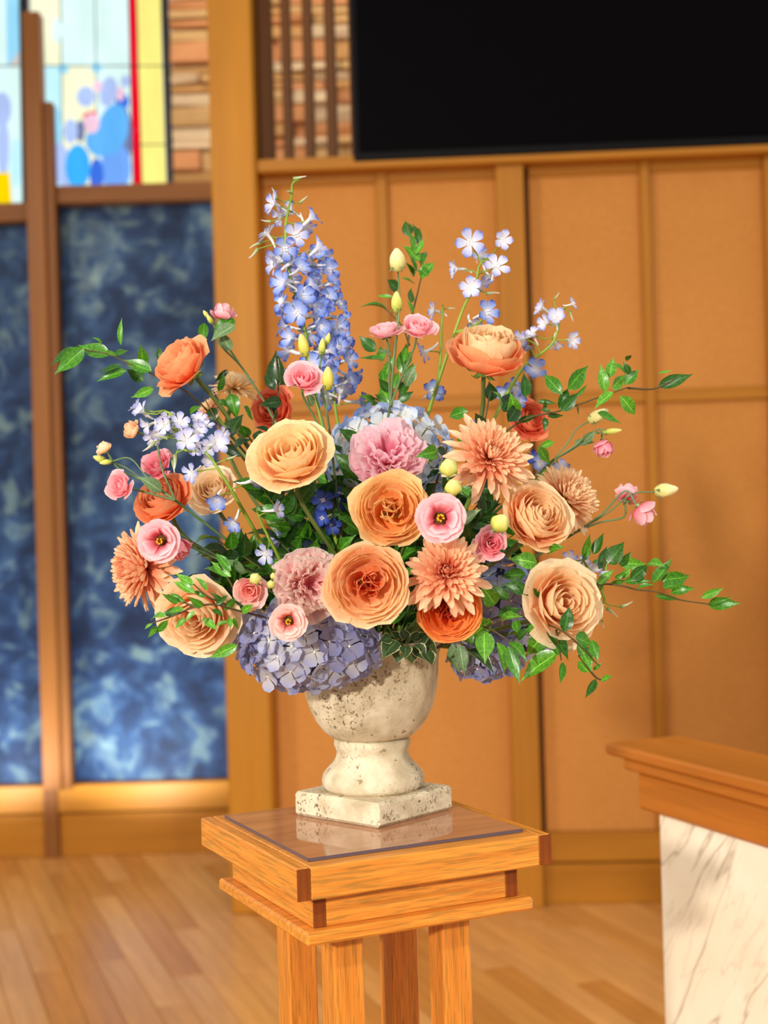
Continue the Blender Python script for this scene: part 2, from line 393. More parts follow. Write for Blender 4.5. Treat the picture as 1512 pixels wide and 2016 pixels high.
# ------------------------------------------------------------------ setting: left wall
DL = 5.96
def LX(px, py, d=DL): return P(px, py, d).x
def LZ(px, py, d=DL): return P(px, py, d).z
def lbox(name, x0, x1, z0, z1, y0, y1, mat, parent=None, b=.003):
    return box(name, ((x0+x1)/2, (y0+y1)/2, (z0+z1)/2), (x1-x0, y1-y0, z1-z0), mat, 0, b, parent)
wl = thing('wall_left', (0, 0, 0), kind='structure')
xr = LX(520, 900)+.3
zb0, zb1, zb2 = LZ(250, 1676), LZ(250, 1592), LZ(250, 1538)
ztopR, ztopL = LZ(260, 402), LZ(30, 441)
lbox('backing', -3.4, xr, 0, ztopR, DL+.03, DL+.07, DKW, wl)
lbox('blue_panel', LX(118, 500), xr, zb2, ztopR, DL+.01, DL+.03, BLU, wl)
lbox('blue_panel', -2.0, LX(72, 900), zb2, ztopL, DL+.01, DL+.03, BLU, wl)
lbox('blue_panel', -3.3, -2.09, zb2, ztopL, DL+.01, DL+.03, BLU, wl)
lbox('beam', LX(98, 390), xr, ztopR, LZ(260, 368), DL-.06, DL+.05, BRH, wl)
lbox('beam', -3.3, LX(66, 420), ztopL, LZ(30, 405), DL-.06, DL+.05, BRH, wl)
lbox('rail', -3.3, xr, zb1, zb2, DL-.05, DL+.03, WALLH, wl); lbox('baseboard', -3.3, xr, 0, zb1-.008, DL-.03, DL+.03, WALLH, wl)
lbox('stile', LX(100, 1550)-.02, LX(100, 1550)+.04, 0, zb2, DL-.056, DL, BRW, wl)
lbox('stile', -2.09, -2.0, zb2, 3.6, DL-.05, DL+.03, BRW, wl)
mp = thing('trim_3', (0, 0, 0), kind='structure')
x0 = LX(66, 900, 5.85); w1 = LX(100, 900, 5.85)-x0
lbox('post', LX(66, 900, 5.85), LX(101, 900, 5.85), zb2-.01, LZ(60, 22, 5.85), 5.85, 5.93, wood('mullion_oak', (160, 100, 40), (124, 70, 24), 2, .35, .45, .4), mp)
lbox('post_cheek', LX(101, 900, 5.87), LX(122, 900, 5.87), zb2-.01, LZ(90, 200, 5.87), 5.87, 5.93, BRW, mp)
# stacked stone wall behind
ws = thing('wall_stone', (0, 0, 0), kind='structure')
lbox('mortar', LX(341,180,6.16), .25, 2.55, 3.8, 6.16, 6.22, MORT, ws)
rnd = random.Random(11); z = 2.60; xs = LX(338, 180, 6.13)
smesh = []
def stonemesh(sx, sz, seed):
    r = random.Random(seed); me = boxmesh(sx, .07, sz, .008)
    for v_ in me.vertices:
        if v_.co.y < 0: v_.co.y += r.uniform(-.014, .008)
        v_.co.z += r.uniform(-.003, .003)
    return me
while z < 3.62:
    h = rnd.choice([.04, .06, .075, .09]); x = xs
    while x < .2:
        l = rnd.uniform(.12, .36); o = obj('stone', stonemesh(l-.004, h-.003, rnd.random()), ws, STN[rnd.randrange(4)])
        o.location = (x+l/2, 6.13+rnd.uniform(-.01, .012), z+h/2); x += l
    z += h

# ------------------------------------------------------------------ stained glass
GC = {k: glow('glass_'+k, c, 1.0) for k, c in {
    'mint': (216, 250, 240), 'pale_yellow': (240, 245, 204), 'sky': (188, 234, 250), 'yellow': (255, 232, 128), 'red': (232, 4, 40),
    'lavender': (170, 190, 236), 'blue': (96, 176, 246), 'azure': (60, 170, 250), 'cobalt': (60, 110, 220), 'rose': (236, 196, 216), 'amber': (255, 208, 0), 'slate': (110, 120, 160), 'ice': (150, 214, 246), 'periwinkle': (112, 164, 246)}.items()}
def pane(poly, col, y, parent, th=.006):
    pts = [P(a, b_, y) for a, b_ in poly]; n = len(pts)
    v = [(p.x, y, p.z) for p in pts]+[(p.x, y+th, p.z) for p in pts]
    f = [tuple(range(n)), tuple(range(2*n-1, n-1, -1))]+[(i, (i+1) % n+0, (i+1) % n+n, i+n) for i in range(n)]
    return obj('pane', mesh('pane', v, f, (GC[col],), smooth=False), parent)
def ell(cx, cy, rx, ry, rot=0, n=16):
    c_, s_ = math.cos(rot), math.sin(rot)
    return [(cx+rx*math.cos(t)*c_-ry*math.sin(t)*s_, cy+rx*math.cos(t)*s_+ry*math.sin(t)*c_) for t in [2*PI*i/n for i in range(n)]]
def bar(a, b_, wpx, y, parent):
    p, q = P(*a, y), P(*b_, y); d = (q-p).normalized(); nrm = Vector((-d.z, 0, d.x))*(wpx*y/FPX/2)
    v = []
    for yy in (y-.006, y+.012): v += [(p+nrm).to_tuple()[:1]+(yy,)+((p+nrm).z,), (q+nrm).to_tuple()[:1]+(yy,)+((q+nrm).z,), ((q-nrm).x, yy, (q-nrm).z), ((p-nrm).x, yy, (p-nrm).z)]
    return obj('lead_bar', mesh('lead_bar', v, [(0, 1, 2, 3), (7, 6, 5, 4), (0, 4, 5, 1), (1, 5, 6, 2), (2, 6, 7, 3), (3, 7, 4, 0)], (LEAD,), smooth=False), parent)
w1_ = thing('window_1', (0, 0, 0), kind='structure'); Y = 6.15
for poly, col in [
    ([(60, -40), (118, -40), (120, 130), (62, 130)], 'pale_yellow'), ([(119, -40), (186, -40), (188, 130), (121, 130)], 'mint'), ([(187, -40), (252, -40), (255, 130), (189, 130)], 'mint'),
    ([(62, 131), (120, 131), (124, 380), (66, 380)], 'sky'), ([(121, 131), (188, 131), (192, 380), (125, 380)], 'pale_yellow'), ([(189, 131), (255, 131), (262, 380), (193, 380)], 'mint'),
    ([(253, -40), (266, -40), (270, 130), (256, 130)], 'red'), ([(256, 131), (270, 131), (275, 255), (259, 255)], 'red'), ([(259, 256), (275, 256), (280, 385), (263, 385)], 'red'),
    ([(268, -40), (315, -40), (319, 130), (271, 130)], 'yellow'), ([(271, 131), (319, 131), (324, 285), (276, 285)], 'yellow'), ([(276, 286), (324, 286), (328, 385), (281, 385)], 'yellow')]:
    pane(poly, col, Y, w1_)
for k, (e, col) in enumerate([(ell(124, 135, 11, 10), 'ice'), (ell(190, 133, 11, 10), 'ice'), (ell(96, 170, 12, 30), 'sky'), (ell(112, 60, 9, 26), 'mint'), (ell(108, 250, 14, 42), 'ice'), (ell(122, 325, 20, 45, -.2), 'lavender'),
                             (ell(247, 160, 9, 12), 'lavender'), (ell(240, 200, 14, 18), 'cobalt'), (ell(244, 270, 16, 60), 'slate'), (ell(228, 330, 30, 50), 'periwinkle'), (ell(190, 345, 14, 34), 'cobalt'), (ell(222, 255, 30, 52, .2), 'blue'), (ell(198, 278, 30, 30), 'blue'),
                             (ell(236, 185, 9, 14), 'rose'), (ell(213, 180, 17, 30, .2), 'lavender'), (ell(192, 170, 9, 11), 'rose'), (ell(169, 190, 18, 20), 'lavender'), (ell(177, 226, 15, 6, -.25), 'red'), (ell(180, 243, 16, 20), 'rose'),
                             (ell(158, 258, 9, 22), 'slate'), (ell(139, 258, 14, 24), 'lavender'), (ell(153, 328, 25, 44), 'azure')]):
    pane(e, col, Y-.003-.0016*k, w1_, .0012)
for a, b_ in [((60, 130), (325, 130)), ((268, 285), (325, 285)), ((187, -40), (192, 380)), ((119, -40), (124, 380))]: bar(a, b_, 1.6, Y-.001, w1_)
bar((253, -40), (263, 385), 2.5, Y-.004, w1_); bar((267, -40), (280, 385), 1.5, Y-.004, w1_); bar((323, -40), (337, 385), 15, Y-.01, w1_)
w2_ = thing('window_2', (0, 0, 0), kind='structure')
for poly, col in [([(-60, -40), (10, -40), (14, 130), (-56, 130)], 'mint'), ([(11, -40), (36, -40), (38, 100), (13, 130)], 'ice'), ([(-56, 131), (38, 131), (44, 420), (-50, 420)], 'mint'), ([(-50, 338), (20, 338), (26, 430), (-46, 430)], 'amber')]:
    pane(poly, col, Y, w2_)
pane(ell(4, 215, 18, 34), 'lavender', Y-.004, w2_, .002); pane(ell(6, 290, 12, 60), 'lavender', Y-.008, w2_, .002); pane(ell(32, 320, 12, 50), 'sky', Y-.006, w2_, .002); pane([(-50, 340), (18, 340), (25, 430), (-46, 430)], 'amber', Y-.012, w2_, .002)
bar((46, -40), (54, 440), 18, Y-.015, w2_); bar((-60, 130), (38, 130), 1.6, Y-.002, w2_)
lbox('window_frame', -3.4, LX(60, 200, 6.2)-.6, 2.4, 3.7, 6.15, 6.2, MORT, w2_)

# ------------------------------------------------------------------ altar with marble front
aL = Vector((.406, 2.80, .90)); au = Vector((.395, -.918, 0)).normalized(); av = Vector((.918, .395, 0)).normalized(); aa = math.atan2(au.y, au.x)
alt = thing('altar', aL+au*.9+av*.085-Vector((0, 0, .90)), 'oak-topped altar with cream veined marble face, cut by the right frame edge', 'altar', rotz=aa)
def abox(name, l0, l1, w0, w1, z0, z1, mat, b=.003, loc=False):
    return box(name, ((l0+l1)/2-.9, (w0+w1)/2-.085, (z0+z1)/2), (l1-l0, w1-w0, z1-z0), mat, 0, b, alt)
abox('top_board', 0, 1.9, 0, .17, .878, .90, ALT, .005)
abox('moulding', .045, 1.85, .012, .158, .855, .8775, ALT, .004)
abox('apron', .075, 1.82, .022, .148, .785, .8545, ALT, .006)
mb = abox('marble_slab', .125, 1.77, .036, .134, .02, .7845, MAR, .002)
abox('plinth', .10, 1.80, .02, .15, 0, .02, ALT, .003)

# ------------------------------------------------------------------ pedestal stand
FC = Vector((-.104, 1.577, 0)); ta = math.radians(25.8); TS = .32
tu = Vector((math.cos(ta), math.sin(ta), 0)); tv_ = Vector((-tu.y, tu.x, 0)); TZ = .97
tc = FC+(tu+tv_)*TS/2
ped = thing('pedestal_stand', tc, 'square oak flower stand with glossy brown pad on top and slim square legs', 'stand', rotz=ta)
def pbox(name, x0, x1, y0, y1, z0, z1, mat, b=.0012):
    return box(name, ((x0+x1)/2, (y0+y1)/2, (z0+z1)/2), (x1-x0, y1-y0, z1-z0), mat, 0, b, ped)
h = TS/2
pbox('top_board', -h+.0155, h-.0155, -h, h, TZ-.036, TZ, OAKX, .002)
for s in (-1, 1):   # side boards, end grain showing at the front corners
    t = pbox('end_board', min(s*h, s*(h-.015)), max(s*h, s*(h-.015)), -h+.0005, h-.0005, TZ-.036, TZ, OAKX, .002)
    t.data.materials.append(OAKE)
    t2 = box('end_board', (s*(h-.0077), 0, TZ-.018), (TS-.001, .0152, .036), OAKX, PI/2, .002, ped)
    bpy.data.objects.remove(t)
    e = pbox('end_grain', min(s*(h-.0002), s*(h-.0148)), max(s*(h-.0002), s*(h-.0148)), -h-.0004, -h+.0018, TZ-.0352, TZ-.0008, OAKE, 0)
h2 = h-.03
pbox('apron', -h2+.0155, h2-.0155, -h2, h2, .895, TZ-.0362, OAKX, .001)
for s in (-1, 1):
    box('apron_board', (s*(h2-.0077), 0, (.895+TZ-.0362)/2), (2*h2-.001, .0152, TZ-.0362-.895), OAKX, PI/2, .001, ped)
    pbox('end_grain', min(s*(h2-.0002), s*(h2-.0148)), max(s*(h2-.0002), s*(h2-.0148)), -h2-.0004, -h2+.0012, .8955, TZ-.0365, OAKE, 0)
h3 = h-.016
pbox('moulding', -h3, h3, -h3, h3, .8795, .8948, OAKX, .003)
for sx in (-1, 1):
    for sy in (-1, 1): pbox('leg', sx*.07-.019, sx*.07+.019, sy*.07-.019, sy*.07+.019, .03, .8793, OAKZ, .002)
pbox('base', -.13, .13, -.13, .13, .0, .0298, OAKX, .003)
g0 = h-.024
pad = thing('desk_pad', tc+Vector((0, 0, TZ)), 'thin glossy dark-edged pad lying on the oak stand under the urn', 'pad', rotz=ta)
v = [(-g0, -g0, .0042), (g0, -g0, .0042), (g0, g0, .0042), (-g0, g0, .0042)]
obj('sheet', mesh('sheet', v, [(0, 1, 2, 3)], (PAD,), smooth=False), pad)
for k in range(4):
    o = obj('rim', boxmesh(2*g0, .0012, .0040, .0003), pad, PADE); o.location = (Matrix.Rotation(k*PI/2, 3, 'Z')@Vector((0, -g0+.0006, .0021))); o.rotation_euler = (0, 0, k*PI/2)

# ------------------------------------------------------------------ urn
UC = Vector((-.023, 1.845, TZ+.0044))
urn = thing('urn', UC, 'weathered cream stone urn holding the flowers on the oak stand', 'urn', rotz=math.radians(48))
pl = boxmesh(.142, .142, .030, .004)
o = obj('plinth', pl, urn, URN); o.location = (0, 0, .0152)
prof = [(.058, .0303), (.0635, .036), (.0642, .043), (.0625, .050), (.057, .057), (.050, .064), (.0462, .070), (.0447, .076), (.0455, .081), (.0478, .086), (.0475, .092), (.044, .0945)]
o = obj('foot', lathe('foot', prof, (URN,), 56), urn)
bp = [(.043, .0946), (.050, .0965), (.060, .1045), (.0695, .117), (.0765, .131), (.0815, .147), (.0845, .163), (.0858, .178), (.0862, .190), (.0872, .199), (.0900, .206), (.0945, .2115), (.0958, .2155), (.0940, .2175), (.088, .213), (.083, .200), (.081, .185), (.079, .15), (.074, .13)]
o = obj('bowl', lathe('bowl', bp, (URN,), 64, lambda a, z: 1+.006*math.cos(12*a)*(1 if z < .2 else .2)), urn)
foam = obj('floral_foam', lathe('floral_foam', [(.06, 0), (.072, .006), (.074, .06), (.06, .068), (.03, .07)], (FOAM,), 20)); foam.location = UC+Vector((0, 0, .1305))
tag(foam, 'dark green foam block inside the urn mouth under the stems', 'foam')
MOUTH = UC+Vector((0, 0, .215))
def stem_foot(rd):
    a = rd.uniform(0, 2*PI); r = rd.uniform(.01, .05); return MOUTH+Vector((r*math.cos(a), r*math.sin(a), -.02))
# ------------------------------------------------------------------ flowers: petal shapes
def bez(p0, p1, p2, s):
    return ((1-s)**2*p0[0]+2*s*(1-s)*p1[0]+s*s*p2[0], (1-s)**2*p0[1]+2*s*(1-s)*p1[1]+s*s*p2[1])
def cup_petal(p0, p1, p2, W, nS=7, nT=6, curl=0, ruff=0, seed=0, corner=.16, jag=0, notch=0, lip=0):
    """petal wrapped round the flower's axis: profile (r, z) bezier, W half angle"""
    rd = random.Random(seed); v = []; uv = []; f = []; ph = rd.random()*9
    for i in range(nS+1):
        s = i/nS
        for j in range(nT+1):
            t = -1+2*j/nT
            se = s*(1-corner*abs(t)**3+notch*math.exp(-(t/.25)**2)*-.12)
            r, z = bez(p0, p1, p2, se)
            ww = W*(.35+.65*math.sin(min(1, s*1.25)*PI/2))
            r += curl*(s**4)*(.25+.75*abs(t)**2)+lip*s**6
            z -= curl*.5*s**5*abs(t)**2+lip*.5*s**6
            nn = mnoise(Vector((t*1.9+ph, s*1.6, ph)))
            r += ruff*nn*s; z += ruff*.8*s*s*mnoise(Vector((t*3.1, ph, s)))
            if jag and i == nS: z += jag*rd.uniform(-1, .6)
            a = t*ww; v.append((r*math.cos(a), r*math.sin(a), z)); uv.append((j/nT, s))
    for i in range(nS):
        for j in range(nT):
            a = i*(nT+1)+j; f.append((a, a+1, a+nT+2, a+nT+1))
    return mesh('petal', v, f, (), uv)
GA = 2.39996
BL = {}
def bloom_rose(kind, seed):
    """list of (petal mesh, matrix) in units of the bloom radius, inner ones first"""
    key = (kind, seed)
    if key in BL: return BL[key]
    rd = random.Random(seed*77+5); out = []
    if kind == 'garden': n, hh = 54, .62
    elif kind == 'classic': n, hh = 34, .78
    elif kind == 'cupped': n, hh = 46, .95
    elif kind == 'lisi': n, hh = 17, .85
    elif kind == 'bud_rose': n, hh = 12, 1.25
    for i in range(n):
        u = i/(n-1)
        rt = .05+.93*u**(.70 if kind == 'garden' else .82); zt = hh*(.86+.14*math.sin(PI*min(1, u*1.2)))
        W = 1.25-.62*u**.6
        if kind == 'cupped': p1 = (rt*1.12+.16*(1-u), hh*.05); zt = hh*(.95-.12*u)
        elif kind == 'bud_rose': p1 = (rt*1.3+.1, .1); rt *= .8
        else: p1 = (rt*(1.02-.1*u)+.15*(1-u), hh*.02)
        curl = .02+.10*u*u; lip = .0; cn = .16; rf = .06
        TH = .86 if kind == 'garden' else .72
        if u > TH:
            k = (u-TH)/(1-TH); zt = hh*(.96-.50*k) if kind != 'cupped' else hh*(.83-.3*k); W = .80; curl = -.05; lip = (.04+.07*k) if kind == 'garden' else .10+.12*k; cn = .20; rf = .14
            if kind == 'garden': zt = hh*(.93-.34*k)
            if kind == 'lisi': zt = hh*(.95-.4*k); W = .75
            rt *= 1+rd.uniform(-.08, .08)
        if kind in ('garden', 'cupped') and u < .45: rf = .10
        me = cup_petal((.02, -.02), p1, (rt, zt+rd.uniform(-.03, .03)), W, 7, 6, curl, rf, rd.random(), cn, lip=lip)
        off = Vector((0, 0, 0))
        if kind == 'garden' and u < .42:            # several small swirls in the heart
            g = i % 3; a = g*2.1+.4; off = Vector((.17*math.cos(a), .17*math.sin(a), .02)); sc_ = .62
            M = Matrix.Translation(off)@Matrix.Rotation(i*GA, 4, 'Z')@Matrix.Diagonal((sc_, sc_, 1.04, 1))
        else: M = Matrix.Rotation(i*GA+rd.uniform(-.15, .15), 4, 'Z')@Matrix.Rotation(rd.uniform(-.05, .05), 4, 'Y')
        out.append((me, M))
    BL[key] = out; return out
def bloom_open(seed):
    key = ('open', seed)
    if key in BL: return BL[key]
    rd = random.Random(seed+900); out = []
    for ring, (rt, zt, thr, W, n) in enumerate([(.60, .62, .52, .66, 4), (.80, .56, .60, .74, 5), (1.0, .34, .66, .74, 5)]):
        for k in range(n):
            me = cup_petal((.10, -1.0), (thr, .35-.1*ring), (rt, zt+rd.uniform(-.05, .05)), W, 8, 6, .10, .10, rd.random(), .22, lip=.10)
            out.append((me, Matrix.Rotation(2*PI*k/n+ring*.7+rd.uniform(-.1, .1), 4, 'Z')))
    BL[key] = out; return out
def bloom_peony(seed):
    key = ('peony', seed)
    if key in BL: return BL[key]
    rd = random.Random(seed+40); out = []; pool = [cup_petal((.03, 0), (.38, .08), (.42+.05*k, .62), .42, 7, 7, .10, .20, k*.37+seed, .10, .07) for k in range(6)]
    for i in range(110):
        u = i/109; th = u**.6*1.15; a = i*GA+rd.uniform(-.3, .3)
        sc_ = rd.uniform(.8, 1.15)
        M = Matrix.Rotation(a, 4, 'Z')@Matrix.Rotation(th*.75-.35, 4, 'Y')@Matrix.Translation((.16*u-.02, 0, .10*(1-u)))@Matrix.Rotation(rd.uniform(-.5, .5), 4, 'Z')@Matrix.Diagonal((sc_, sc_, sc_*(1.15-.2*u), 1))
        out.append((pool[rd.randrange(6)], M))
    for k in range(9):
        me = cup_petal((.05, -.05), (.9, -.1), (1.05, .28 if k % 2 else .42), .55, 7, 7, .04, .16, k+seed*3, .12, .04)
        out.append((me, Matrix.Rotation(k*2*PI/9+rd.uniform(-.15, .15), 4, 'Z')))
    BL[key] = out; return out
def strip_mesh(bend, wid, seed, ch=.22):
    v = []; uv = []; f = []; rd = random.Random(seed); nS, nT = 7, 4
    for i in range(nS+1):
        s = i/nS; wd = wid*(.34+.66*math.sin(min(1, s*1.12)*PI/1.9)**.8)*(1 if s < .8 else math.sqrt(max(.02, 1-((s-.8)/.205)**2)))
        for j in range(nT+1):
            t = -1+2*j/nT; v.append((s+.012*mnoise(Vector((s*3, t, seed))), t*wd/2, bend*s*s+ch*wid*(t*t)*(1.2-.4*s)+.03*mnoise(Vector((s*2.5, seed, 0))))); uv.append((j/nT, s))
    for i in range(nS):
        for j in range(nT):
            a = i*(nT+1)+j; f.append((a, a+1, a+nT+2, a+nT+1))
    return mesh('petal', v, f, (), uv)
MUMP = {'in': [strip_mesh(.34, .17, k, .35) for k in range(3)], 'mid': [strip_mesh(.16, .19, k+5, .3) for k in range(3)], 'out': [strip_mesh(-.10-.05*k, .20, k+9, .2) for k in range(4)]}
def bloom_mum(seed, shaggy=0):
    rd = random.Random(seed+7); out = []; n = 215 if seed in (3, 4) else 158
    for i in range(n):
        u = i/(n-1); el = (1.42-1.42*u**.75)-.22*max(0, u-.8)*5*.6
        L = .30+.66*u**.8; L *= rd.uniform(.82, 1.2) if seed < 3 and u > .55 else rd.uniform(.9, 1.08); rb = .03+.06*u
        pool = MUMP['in'] if u < .35 else MUMP['mid'] if u < .8 else MUMP['out']
        if u > .8: el += rd.uniform(-.25-.25*shaggy, .15+.15*shaggy)
        M = Matrix.Rotation(i*GA+rd.uniform(-.1, .1), 4, 'Z')@Matrix.Translation((rb, 0, .16-.12*u))@Matrix.Rotation(-el+rd.uniform(-.06, .06), 4, 'Y')@Matrix.Rotation(rd.uniform(-.25, .25), 4, 'X')@Matrix.Diagonal((L, L*.5+.5*(.45+.55*u), L, 1))
        out.append((pool[rd.randrange(len(pool))], M))
    return out
# ------------------------------------------------------------------ flower colours
PM = {
 'orange': petalmat('petal_orange_peach', (242, 104, 34), (255, 186, 124), (255, 226, 180), .42),
 'apricot': petalmat('petal_apricot', (252, 136, 40), (255, 184, 106), (255, 224, 164), .4),
 'deep': petalmat('petal_deep_orange', (240, 72, 24), (254, 132, 52), (255, 180, 104), .38),
 'coral': petalmat('petal_coral', (246, 90, 48), (255, 142, 84), (255, 190, 138), .4),
 'peach': petalmat('petal_pale_peach', (250, 130, 64), (255, 196, 140), (255, 234, 194), .4),
 'light': petalmat('petal_light_apricot', (250, 126, 50), (255, 190, 124), (255, 230, 178), .4),
 'red': petalmat('petal_coral_red', (228, 84, 46), (246, 120, 82), (250, 152, 112), .35),
 'cream': petalmat('petal_cream', (246, 180, 112), (255, 224, 176), (255, 238, 206), .42),
 'pink': petalmat('petal_pink', (236, 92, 116), (252, 166, 178), (255, 208, 212), .4),
 'rosepink': petalmat('petal_rose_pink', (228, 84, 112), (248, 142, 162), (255, 188, 198), .4),
 'blush': petalmat('petal_blush', (244, 130, 128), (254, 182, 172), (255, 216, 206), .4),
 'peonypink': petalmat('petal_peony_pink', (252, 124, 166), (255, 176, 198), (255, 228, 234), .62),
 'peonypale': petalmat('petal_peony_pale', (246, 124, 150), (255, 202, 202), (255, 238, 230), .6),
 'mum': petalmat('petal_mum_peach', (226, 116, 90), (248, 176, 134), (254, 216, 174), .35, vein=.4),
 'mumrose': petalmat('petal_mum_rose', (176, 60, 66), (236, 128, 98), (250, 182, 138), .3, vein=.4),
 'mumpale': petalmat('petal_mum_pale', (228, 150, 104), (254, 204, 154), (255, 228, 186), .4, vein=.45),
 'mumcream': petalmat('petal_mum_cream', (232, 186, 118), (255, 222, 166), (255, 238, 196), .42, vein=.45),
 'hydwhite': petalmat('sepal_white_blue', (236, 242, 228), (240, 246, 248), (212, 226, 252), .5, vein=.15),
 'hydblue': petalmat('sepal_soft_blue', (206, 220, 242), (184, 206, 246), (160, 184, 240), .4, vein=.15),
 'hydpurple': petalmat('sepal_lavender', (170, 168, 196), (154, 154, 188), (144, 148, 200), .35, vein=.15),
 'hydgrey': petalmat('sepal_grey_lavender', (226, 222, 218), (200, 200, 214), (178, 182, 220), .38, vein=.15),
 'delblue': petalmat('floret_blue', (238, 240, 252), (172, 192, 244), (138, 162, 232), .35, vein=.35, spot=(72, 96, 192)),
 'delpale': petalmat('floret_pale_blue', (246, 246, 250), (206, 212, 242), (182, 190, 236), .35, vein=.35, spot=(116, 128, 204)),
 'dellilac': petalmat('floret_lilac', (250, 250, 248), (230, 232, 250), (202, 206, 244), .35, vein=.2, spot=(150, 156, 216)),
 'deldark': petalmat('floret_dark_blue', (96, 112, 190), (66, 90, 176), (50, 72, 156), .3, vein=.2, spot=(34, 50, 130)),
}
BUDC = {'cream': petalmat('bud_cream', (206, 204, 110), (242, 230, 160), (250, 240, 190), .25), 'lime': petalmat('bud_lime', (150, 176, 60), (222, 222, 110), (236, 232, 150), .25),
        'yellow': petalmat('bud_yellow', (176, 184, 60), (236, 218, 104), (246, 232, 140), .25), 'peach': petalmat('bud_peach', (206, 200, 110), (248, 206, 144), (252, 220, 170), .25)}
STAM = plain('yellow_stamen', (244, 178, 20), .6); THROAT = plain('dark_throat', (96, 74, 26), .7); CENT = plain('cream_centre', (232, 226, 206), .6)
def calyx_mesh():
    v, f, uv = [], [], []
    n = 8
    for (r, z) in [(.06, -.16), (.20, -.10), (.26, -.02), (.16, .04)]:
        for j in range(n): v.append((r*math.cos(2*PI*j/n), r*math.sin(2*PI*j/n), z)); uv.append((.5, .5))
    for i in range(3):
        for j in range(n): f.append((i*n+j, i*n+(j+1) % n, (i+1)*n+(j+1) % n, (i+1)*n+j))
    for k in range(5):
        a = 2*PI*k/5; b0 = len(v); ca_, sa_ = math.cos(a), math.sin(a)
        for (r, z, w_) in [(.12, -.06, .10), (.42, -.10, .09), (.66, -.02+.06*(k % 2), .004)]:
            for s in (-1, 1): v.append((r*ca_-s*w_*sa_, r*sa_+s*w_*ca_, z)); uv.append((.5+s*.3, r))
        f += [(b0, b0+1, b0+3, b0+2), (b0+2, b0+3, b0+5, b0+4)]
    return mesh('calyx', v, f, (G_STEM,), uv)
CALYX = calyx_mesh()
def ball_mesh(n=8, r=1, mat=None, name='ball', squash=1):
    v = [(0, 0, -r*squash)]; f = []
    for i in range(1, n//2):
        th = PI*i/(n//2)-PI/2
        for j in range(n): v.append((r*math.cos(th)*math.cos(2*PI*j/n), r*math.cos(th)*math.sin(2*PI*j/n), r*squash*math.sin(th)))
    v.append((0, 0, r*squash)); m_ = n//2-1
    for j in range(n):
        f.append((0, 1+(j+1) % n, 1+j)); f.append((len(v)-1, 1+(m_-1)*n+j, 1+(m_-1)*n+(j+1) % n))
        for i in range(m_-1): f.append((1+i*n+j, 1+i*n+(j+1) % n, 1+(i+1)*n+(j+1) % n, 1+(i+1)*n+j))
    return mesh(name, v, f, (mat,) if mat else ())
def stam_mesh():
    V = []; Fa = []
    rd = random.Random(3)
    for k in range(7):
        a = k*GA; p = [Vector((0, 0, -.5)), Vector((.08*math.cos(a), .08*math.sin(a), -.1)), Vector((.13*math.cos(a), .13*math.sin(a), .18+.1*rd.random()))]
        v, f = tube_vf(p, .03, .055, 5, len(V)); V += v; Fa += f
    return mesh('stamen', V, Fa, (STAM,))
STAMEN = stam_mesh(); THRM = lathe('throat', [(.02, -.72), (.16, -.8), (.26, -.55), (.31, -.35)], (THROAT,), 12)
def bmat(c, face, R, spin=0):
    """bloom frame in world: origin such that the visible heart is at c"""
    q = F(face).to_track_quat('Z', 'Y'); z = F(face)
    return Matrix.Translation(c-z*(.35*R))@q.to_matrix().to_4x4()@Matrix.Rotation(spin, 4, 'Z')@Matrix.Diagonal((R, R, R, 1))
def rel(Mw, org): return Matrix.Translation(-org)@Mw
SRN = random.Random(321)
def stempath(c, face, R, foot, bow=.35):
    z = F(face); b_ = c-z*(.5*R); L = (foot-b_).length
    return catmull([b_, b_-z*(L*.22*bow*2)+Vector((0, 0, -L*.05)), (b_+foot)/2+Vector((0, 0, -L*.02))-z*(L*.12), foot], 5)
def rose(px, py, d, diam, face, kind, seed, col, label, hz=1.0, name='garden_rose', cat='rose', group='garden roses in the urn', spin=0, org=None, stemr=.0028, inner=None, infr=.3):
    R = diam/2*d/FPX; c = P(px, py, d); foot = stem_foot(SRN)
    t = thing(name, foot, label, cat, group)
    pet = bloom_rose(kind, seed) if kind in ('garden', 'classic', 'cupped', 'lisi', 'bud_rose') else bloom_peony(seed) if kind == 'peony' else bloom_mum(seed)
    B = bmat(c, face, R, spin)@Matrix.Diagonal((1, 1, hz, 1))
    n = len(pet)
    for i, (me, M) in enumerate(pet):
        m_ = PM[inner] if inner and i < n*infr else PM[col]
        obj('petal', me, t, m_, rel(B@M, foot))
    obj('calyx', CALYX, t, G_STEM, rel(B, foot))
    tubes('stem', [(stempath(c, face, R, foot), stemr, stemr)], G_STEMD if cat == 'rose' else G_STEM, t, foot)
    return t
# ------------------------------------------------------------------ leaves
def leaf_mesh(seed, wid=.44, tip=1.0):
    rd = random.Random(seed); v = []; uv = []; f = []; nS, nT = 8, 2; cv = rd.uniform(-.10, .14); tw = rd.uniform(-.35, .35)
    for i in range(nS+1):
        s = i/nS; wd = wid*math.sin(PI*min(1, s**(.72*tip)*.985+.012))**(.8+.7*s)
        for j in range(nT+1):
            t = -1+2*j/nT; y = t*wd/2; z = cv*4*s*(1-s)+.22*abs(t)*wd; a = tw*s
            v.append((s, y*math.cos(a)-z*math.sin(a)*.4, z+y*math.sin(a))); uv.append((j/nT, s))
    for i in range(nS):
        for j in range(nT):
            a = i*(nT+1)+j; f.append((a, a+1, a+nT+2, a+nT+1))
    return mesh('leaf', v, f, (), uv)
LEAF = [leaf_mesh(k) for k in range(6)]; LEAFW = [leaf_mesh(k+20, .52, .9) for k in range(4)]; LEAFN = [leaf_mesh(k+40, .22) for k in range(3)]
